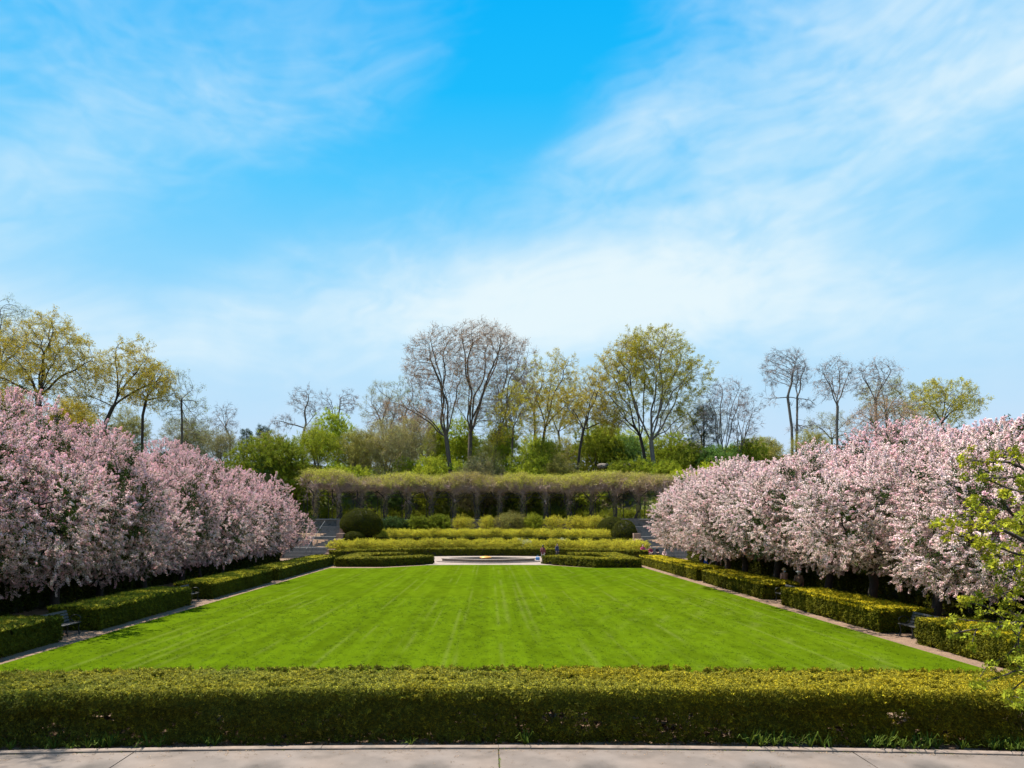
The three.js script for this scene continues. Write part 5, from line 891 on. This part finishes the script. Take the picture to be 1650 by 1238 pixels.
  const hc = head.clone().add(V3(0, 0.065, -0.025)), hg = field([head.clone().add(V3(-0.2, -0.3, -0.25)), head.clone().add(V3(0.2, 0.22, 0.2))], 40, [[hc, hc.clone().add(V3(0, 0.01, -0.01)), 0.098, 0.098], [hc.clone().add(V3(0, -0.03, -0.05)), hc.clone().add(V3(0, -0.14, -0.055)), 0.075, 0.05], [hc.clone().add(V3(-0.06, -0.02, -0.02)), hc.clone().add(V3(-0.072, -0.10, -0.02)), 0.04, 0.025], [hc.clone().add(V3(0.06, -0.02, -0.02)), hc.clone().add(V3(0.072, -0.10, -0.02)), 0.04, 0.025]], 0.012);
  part('hair', hg, HAIR(hair), o);
  if (hat) { part('hat', new THREE.LatheGeometry([[0.001, 0.15], [0.06, 0.148], [0.105, 0.11], [0.118, 0.04], [0.20, 0.025], [0.205, 0.015], [0.12, 0.02]].map(([x, y]) => new THREE.Vector2(x, y)), 20).translate(head.x, head.y + 0.045, head.z - 0.02), cloth(hat), o); }
  if (mask) part('mask', new THREE.SphereGeometry(0.075, 14, 10, 0, Math.PI).scale(1, 0.75, 0.75).translate(head.x, head.y - 0.04, head.z + 0.05), cloth(mask), o);
  return o;
}
person({ label: 'person in a maroon jacket and light trousers standing beside the fountain, seen from behind', p: V3(6.15, 0.03, -84), turn: 2.9, height: 1.7, top: [0.14, 0.035, 0.04], legs: [0.42, 0.38, 0.36], hair: [0.03, 0.02, 0.016], swing: 0.3, coat: 0.05 });
person({ label: 'person in dark navy clothes by the curved hedge right of the fountain', p: V3(8.35, 0.03, -90.5), turn: 0.6, height: 1.62, top: [0.02, 0.028, 0.075], legs: [0.03, 0.03, 0.04], hair: [0.02, 0.015, 0.012], swing: 0.2 });
person({ label: 'seated person in bright pink-red at the foot of the right staircase', p: V3(18.9, 0.66, -91.1), pose: 'sit', turn: -0.2, top: [0.42, 0.06, 0.13], legs: [0.09, 0.09, 0.13], hair: [0.03, 0.02, 0.015] });
person({ label: 'seated person in dark red next to the pink one on the right staircase', p: V3(19.7, 0.47, -90.6), pose: 'sit', turn: 0.1, top: [0.24, 0.03, 0.06], legs: [0.04, 0.045, 0.07], hair: [0.02, 0.016, 0.014] });
person({ label: 'seated person in black in the middle of the right staircase foot', p: V3(20.45, 0.47, -90.6), pose: 'sit', turn: 0.2, top: [0.025, 0.022, 0.03], legs: [0.03, 0.03, 0.04], hair: [0.015, 0.012, 0.01] });
person({ label: 'person in pale pink seated at the right end of the staircase foot', p: V3(21.3, 0.16, -89.9), pose: 'sit', turn: -0.3, top: [0.5, 0.33, 0.3], legs: [0.12, 0.1, 0.1], hair: [0.12, 0.07, 0.04] });
person({ label: 'person in a bright blue jacket walking behind the farthest right hedge block', p: V3(17.95, 0.004, -61.5), turn: 1.3, height: 1.66, top: [0.02, 0.09, 0.42], legs: [0.03, 0.03, 0.05], hair: [0.35, 0.33, 0.32], swing: 0.8 });
person({ label: 'walker in tan hat, blue face mask and pink top behind the third right hedge', p: V3(17.95, 0.004, -45.2), turn: 0.2, height: 1.56, top: [0.46, 0.27, 0.22], legs: [0.1, 0.09, 0.1], hair: [0.08, 0.05, 0.03], hat: [0.5, 0.36, 0.2], mask: [0.35, 0.58, 0.78], swing: 0.7 });
person({ label: 'walker in white hat and brown coat by the gap in the right hedge', p: V3(18.1, 0.004, -43.4), turn: 2.6, height: 1.55, top: [0.17, 0.10, 0.065], legs: [0.05, 0.04, 0.04], hair: [0.5, 0.5, 0.5], hat: [0.72, 0.74, 0.74], swing: 0.7, coat: 0.2 });
{ // a blue bag on the paving by the standing person
  const o = thing('shoulder_bag', 'blue bag standing on the paving at the feet of the person by the fountain', 'bag', [5.55, 0.03, -83.9]), m = new THREE.MeshStandardMaterial({ color: RGB([0.12, 0.26, 0.5]), roughness: 0.85, name: 'blue_cloth' });
  const g = new THREE.SphereGeometry(1, 20, 14), p = g.attributes.position; for (let i = 0; i < p.count; i++) { const q = (v, e) => Math.sign(v) * Math.pow(Math.abs(v), e); p.setXYZ(i, q(p.getX(i), 0.5) * 0.24, q(p.getY(i), 0.45) * 0.22 + 0.22, q(p.getZ(i), 0.6) * 0.13); } g.computeVertexNormals();
  part('bag_body', g, m, o); const t = new Tri(false), q = []; for (let k = 0; k <= 12; k++) { const a = k / 12 * Math.PI; q.push(V3(Math.cos(a) * 0.15, 0.4 + Math.sin(a) * 0.2, 0)); } t.tube(q, q.map(() => 0.012), 5); part('handle', t.geometry(), m, o);
}

// ---------------------------------------------------------------- strap-leaved plants along the kerb
{
  const G = (seed) => { const r = rngOf(seed), t = new Tri(); for (let i = 0; i < 17; i++) { const a = r() * 6.283, L = 0.22 + 0.22 * r(), out = 0.35 + 0.65 * r(), s = V3(-Math.sin(a), 0, Math.cos(a)), q = []; for (let k = 0; k <= 5; k++) { const u = k / 5; q.push(V3(Math.cos(a) * L * out * u * 0.9 + (r() - 0.5) * 0.005, L * (u * 1.15 - u * u * (0.35 + 0.75 * out * r())), Math.sin(a) * L * out * u * 0.9)); } t.blade(q, 0.017, s, scaled(mixc([0.05, 0.085, 0.012], [0.12, 0.165, 0.018], r()), 0.8 + 0.4 * r())); } return t.geometry(); };
  const g = [G(1), G(2), G(3)], r = rngOf(66);
  const px = [[20, 30], [85, 100], [115, 1], [140, 1], [152, 1], [162, 1], [173, 1], [235, 1], [252, 1], [330, 1], [340, 1], [660, 1], [848, 1], [1215, 1], [1232, 1], [1252, 1], [1268, 1], [1285, 1], [1310, 1], [1332, 1], [1405, 1], [1418, 1], [1430, 1], [1442, 1], [1455, 1], [1472, 1], [1485, 1], [1498, 1], [1510, 1], [1550, 1], [1595, 1], [1608, 1], [1620, 1], [1632, 1], [1645, 1]].map((a) => a[0]);
  px.forEach((x, i) => { const d = 14.86 + 0.08 * r(), X = (x - VX) / F * 14.6, m = part('strap_leaf_plant', g[i % 3], M.leaf, scene); m.name = numbered('strap_leaf_plant'); const s = (X > 4 ? 1.25 : 1.05) * (0.8 + 0.35 * r()); m.position.set(X, 0.0, -(d + bow(X))); m.rotation.y = r() * 6; m.scale.set(s, s, s); tag(m, `green strap-leaved clump by the kerb, ${i < 13 ? nth[i] + ' from the left photo edge' : i < 18 ? nth[i - 13] + ' in the group right of centre' : i < 29 ? nth[i - 18] + ' in the long right-hand drift' : nth[i - 29] + ' in the group at the right photo edge'}`, 'plant', 'strap-leaved plants along the kerb'); });
  // small weeds in the joints
  const t = new Tri(); for (let i = 0; i < 10; i++) { const d = ball(r); d.y = Math.abs(d.y) * 0.5 + 0.1; d.normalize(); t.kite(V3(), d, sideOf(d, r), 0.03 + 0.03 * r(), 0.015, scaled([0.19, 0.23, 0.03], 0.7 + 0.5 * r())); }
  const w = new Copies(); for (let i = 0; i < 150; i++) { const x = (r() < 0.75 ? r() : -r()) * 11, k = r(); w.add(V3(k < 0.85 ? x : 0.2 + (r() - 0.5) * 0.03, 0.02, -(k < 0.85 ? 14.6 + bow(x) : 13 + 1.6 * r())), V3(0, 1, 0), 0.4 + 0.8 * r() * r(), r, tint(r, 0.3, 0.15)); }
  tag(w.build('weeds', t.geometry(), M.leaf, scene), 'tiny yellow-green weeds in the joint between the kerb and the walk', 'weeds');
}

// fallen petals and crumbs on the walk
{ const r = rngOf(818), t = new Tri(); for (let i = 0; i < 3; i++) t.petal(V3((r() - 0.5) * 0.08, 0.004, (r() - 0.5) * 0.08), V3(0, 1, 0), r, 0.022, 0.016, scaled([0.30, 0.21, 0.14], 0.5 + r()), 0.3);
  const c = new Copies(); for (let i = 0; i < 900; i++) { const x = (r() - 0.5) * 24, e = r() < 0.5 ? r() * r() * 0.5 : r() * 3; c.add(V3(x, 0.036, -(14.56 + bow(x) - e)), V3(0, 1, 0), 0.5 + 0.9 * r(), r, tint(r, 0.5, 0.1)); }
  tag(c.build('fallen_debris', t.geometry(), M.leaf, scene), 'small brown crumbs of leaf litter scattered on the foreground walk', 'debris'); }

// ---------------------------------------------------------------- young tree close by on the right, leaning into the view
{
  const d = 10.2, r = rngOf(4242), base = V3(9.4, 0.02, -10.0), P = (px, py, dd = d) => at(px, py, dd).sub(base);
  const shell = (px, py, rx, ry, dz = 0) => [P(px, py, d + dz), V3(rx * d / F, ry * d / F, 0.9)];
  const shells = [shell(1590, 840, 66, 52), shell(1625, 750, 52, 50, 0.5), shell(1560, 850, 46, 26), shell(1650, 905, 50, 50, -0.4), shell(1610, 1000, 66, 50), shell(1650, 1080, 52, 60, -0.6), shell(1720, 900, 90, 190, 0.3), shell(1625, 1130, 22, 14, -1.2), shell(1780, 700, 120, 110, 0.4)];
  const g = grow(r, [V3(), V3(-0.05, 1.1, 0.05), P(1850, 1000, 10.1), P(1800, 950, 10.2)], crownPoints(r, shells, 900, 0.6), { step: 0.13, reach: 2.2, kill: 0.2, R: 0.11, rmin: 0.0035, lift: 0.03, jitter: 0.55, iter: 260, power: 0.5 });
  const o = thing('young_maple_tree', 'close young tree with yellow-green new leaves leaning in from the right photo edge', 'tree', [base.x, base.y, base.z]);
  part('trunk', g.geometry, M.barkDark, o);
  const lobe = (seed, tone) => { const q = rngOf(seed), t = new Tri(); t.stick(V3(), V3(0, 0.1, 0), 0.003, 0.002, [0.1, 0.1, 0.03]); for (let i = 0; i < 6; i++) { const a = i * 2.4 + q(), o2 = V3(0, 0.02 + i * 0.016, 0), e = V3(Math.cos(a), 0.35 + 0.5 * q(), Math.sin(a)).normalize(), s = V3(-Math.sin(a), (q() - 0.5), Math.cos(a)).normalize(), L = 0.044 + 0.024 * q(), col = scaled(mixc([0.13, 0.19, 0.012], [0.40, 0.37, 0.02], tone * 0.6 + 0.4 * q()), 0.8 + 0.4 * q()), b = o2.addScaledVector(e, 0.03); for (const w of [-0.9, 0, 0.9]) { const d2 = e.clone().multiplyScalar(Math.cos(w)).addScaledVector(s, Math.sin(w)).normalize(); t.kite(b, d2, s.clone().multiplyScalar(Math.cos(w)).addScaledVector(e, -Math.sin(w)).normalize(), L * (w ? 0.8 : 1), L * 0.42, col, 0.06); } } return t.geometry(); };
  const a = new Copies(), b = new Copies(); for (const [p, dir, tip, rad] of g.spots) { if (rad > 0.02) continue; const m = tip ? 8 : r() < 0.9 ? 2 : 1; for (let j = 0; j < m; j++) { const w = p.clone().add(base), yel = fbm(w.x * 2, w.y * 2 + 4, 2); (r() < smooth(0.35, 0.65, yel) ? a : b).add(p.clone().addScaledVector(ball(r), 0.03), dir.clone().addScaledVector(ball(r), 0.8).normalize(), 0.45 + 0.42 * r(), r, scaled(tint(r, 0.25, 0.1), 1.1)); } }
  a.build('yellow_leaves', lobe(7, 0.8), M.leaf, o); b.build('green_leaves', lobe(8, 0.15), M.leaf, o);
}
// a thinly leaved tree beside the walk, left of the view: its shade dapples the paving
tree({ name: 'walkside_tree', label: 'thinly leaved tree beside the walk left of the view', d: 16.6, trunk: [[-420, 1163], [-420, 700], [-415, 560]], crown: [[-385, 330, 200, 140], [-430, 420, 170, 120]], n: 420, R: 0.16, kind: 'sparse', bark: M.barkDark, seed: 3001, step: 0.35, kill: 0.6, size: 0.8, dens: 1.3, limbN: 5 });
renderer.render(scene, camera);
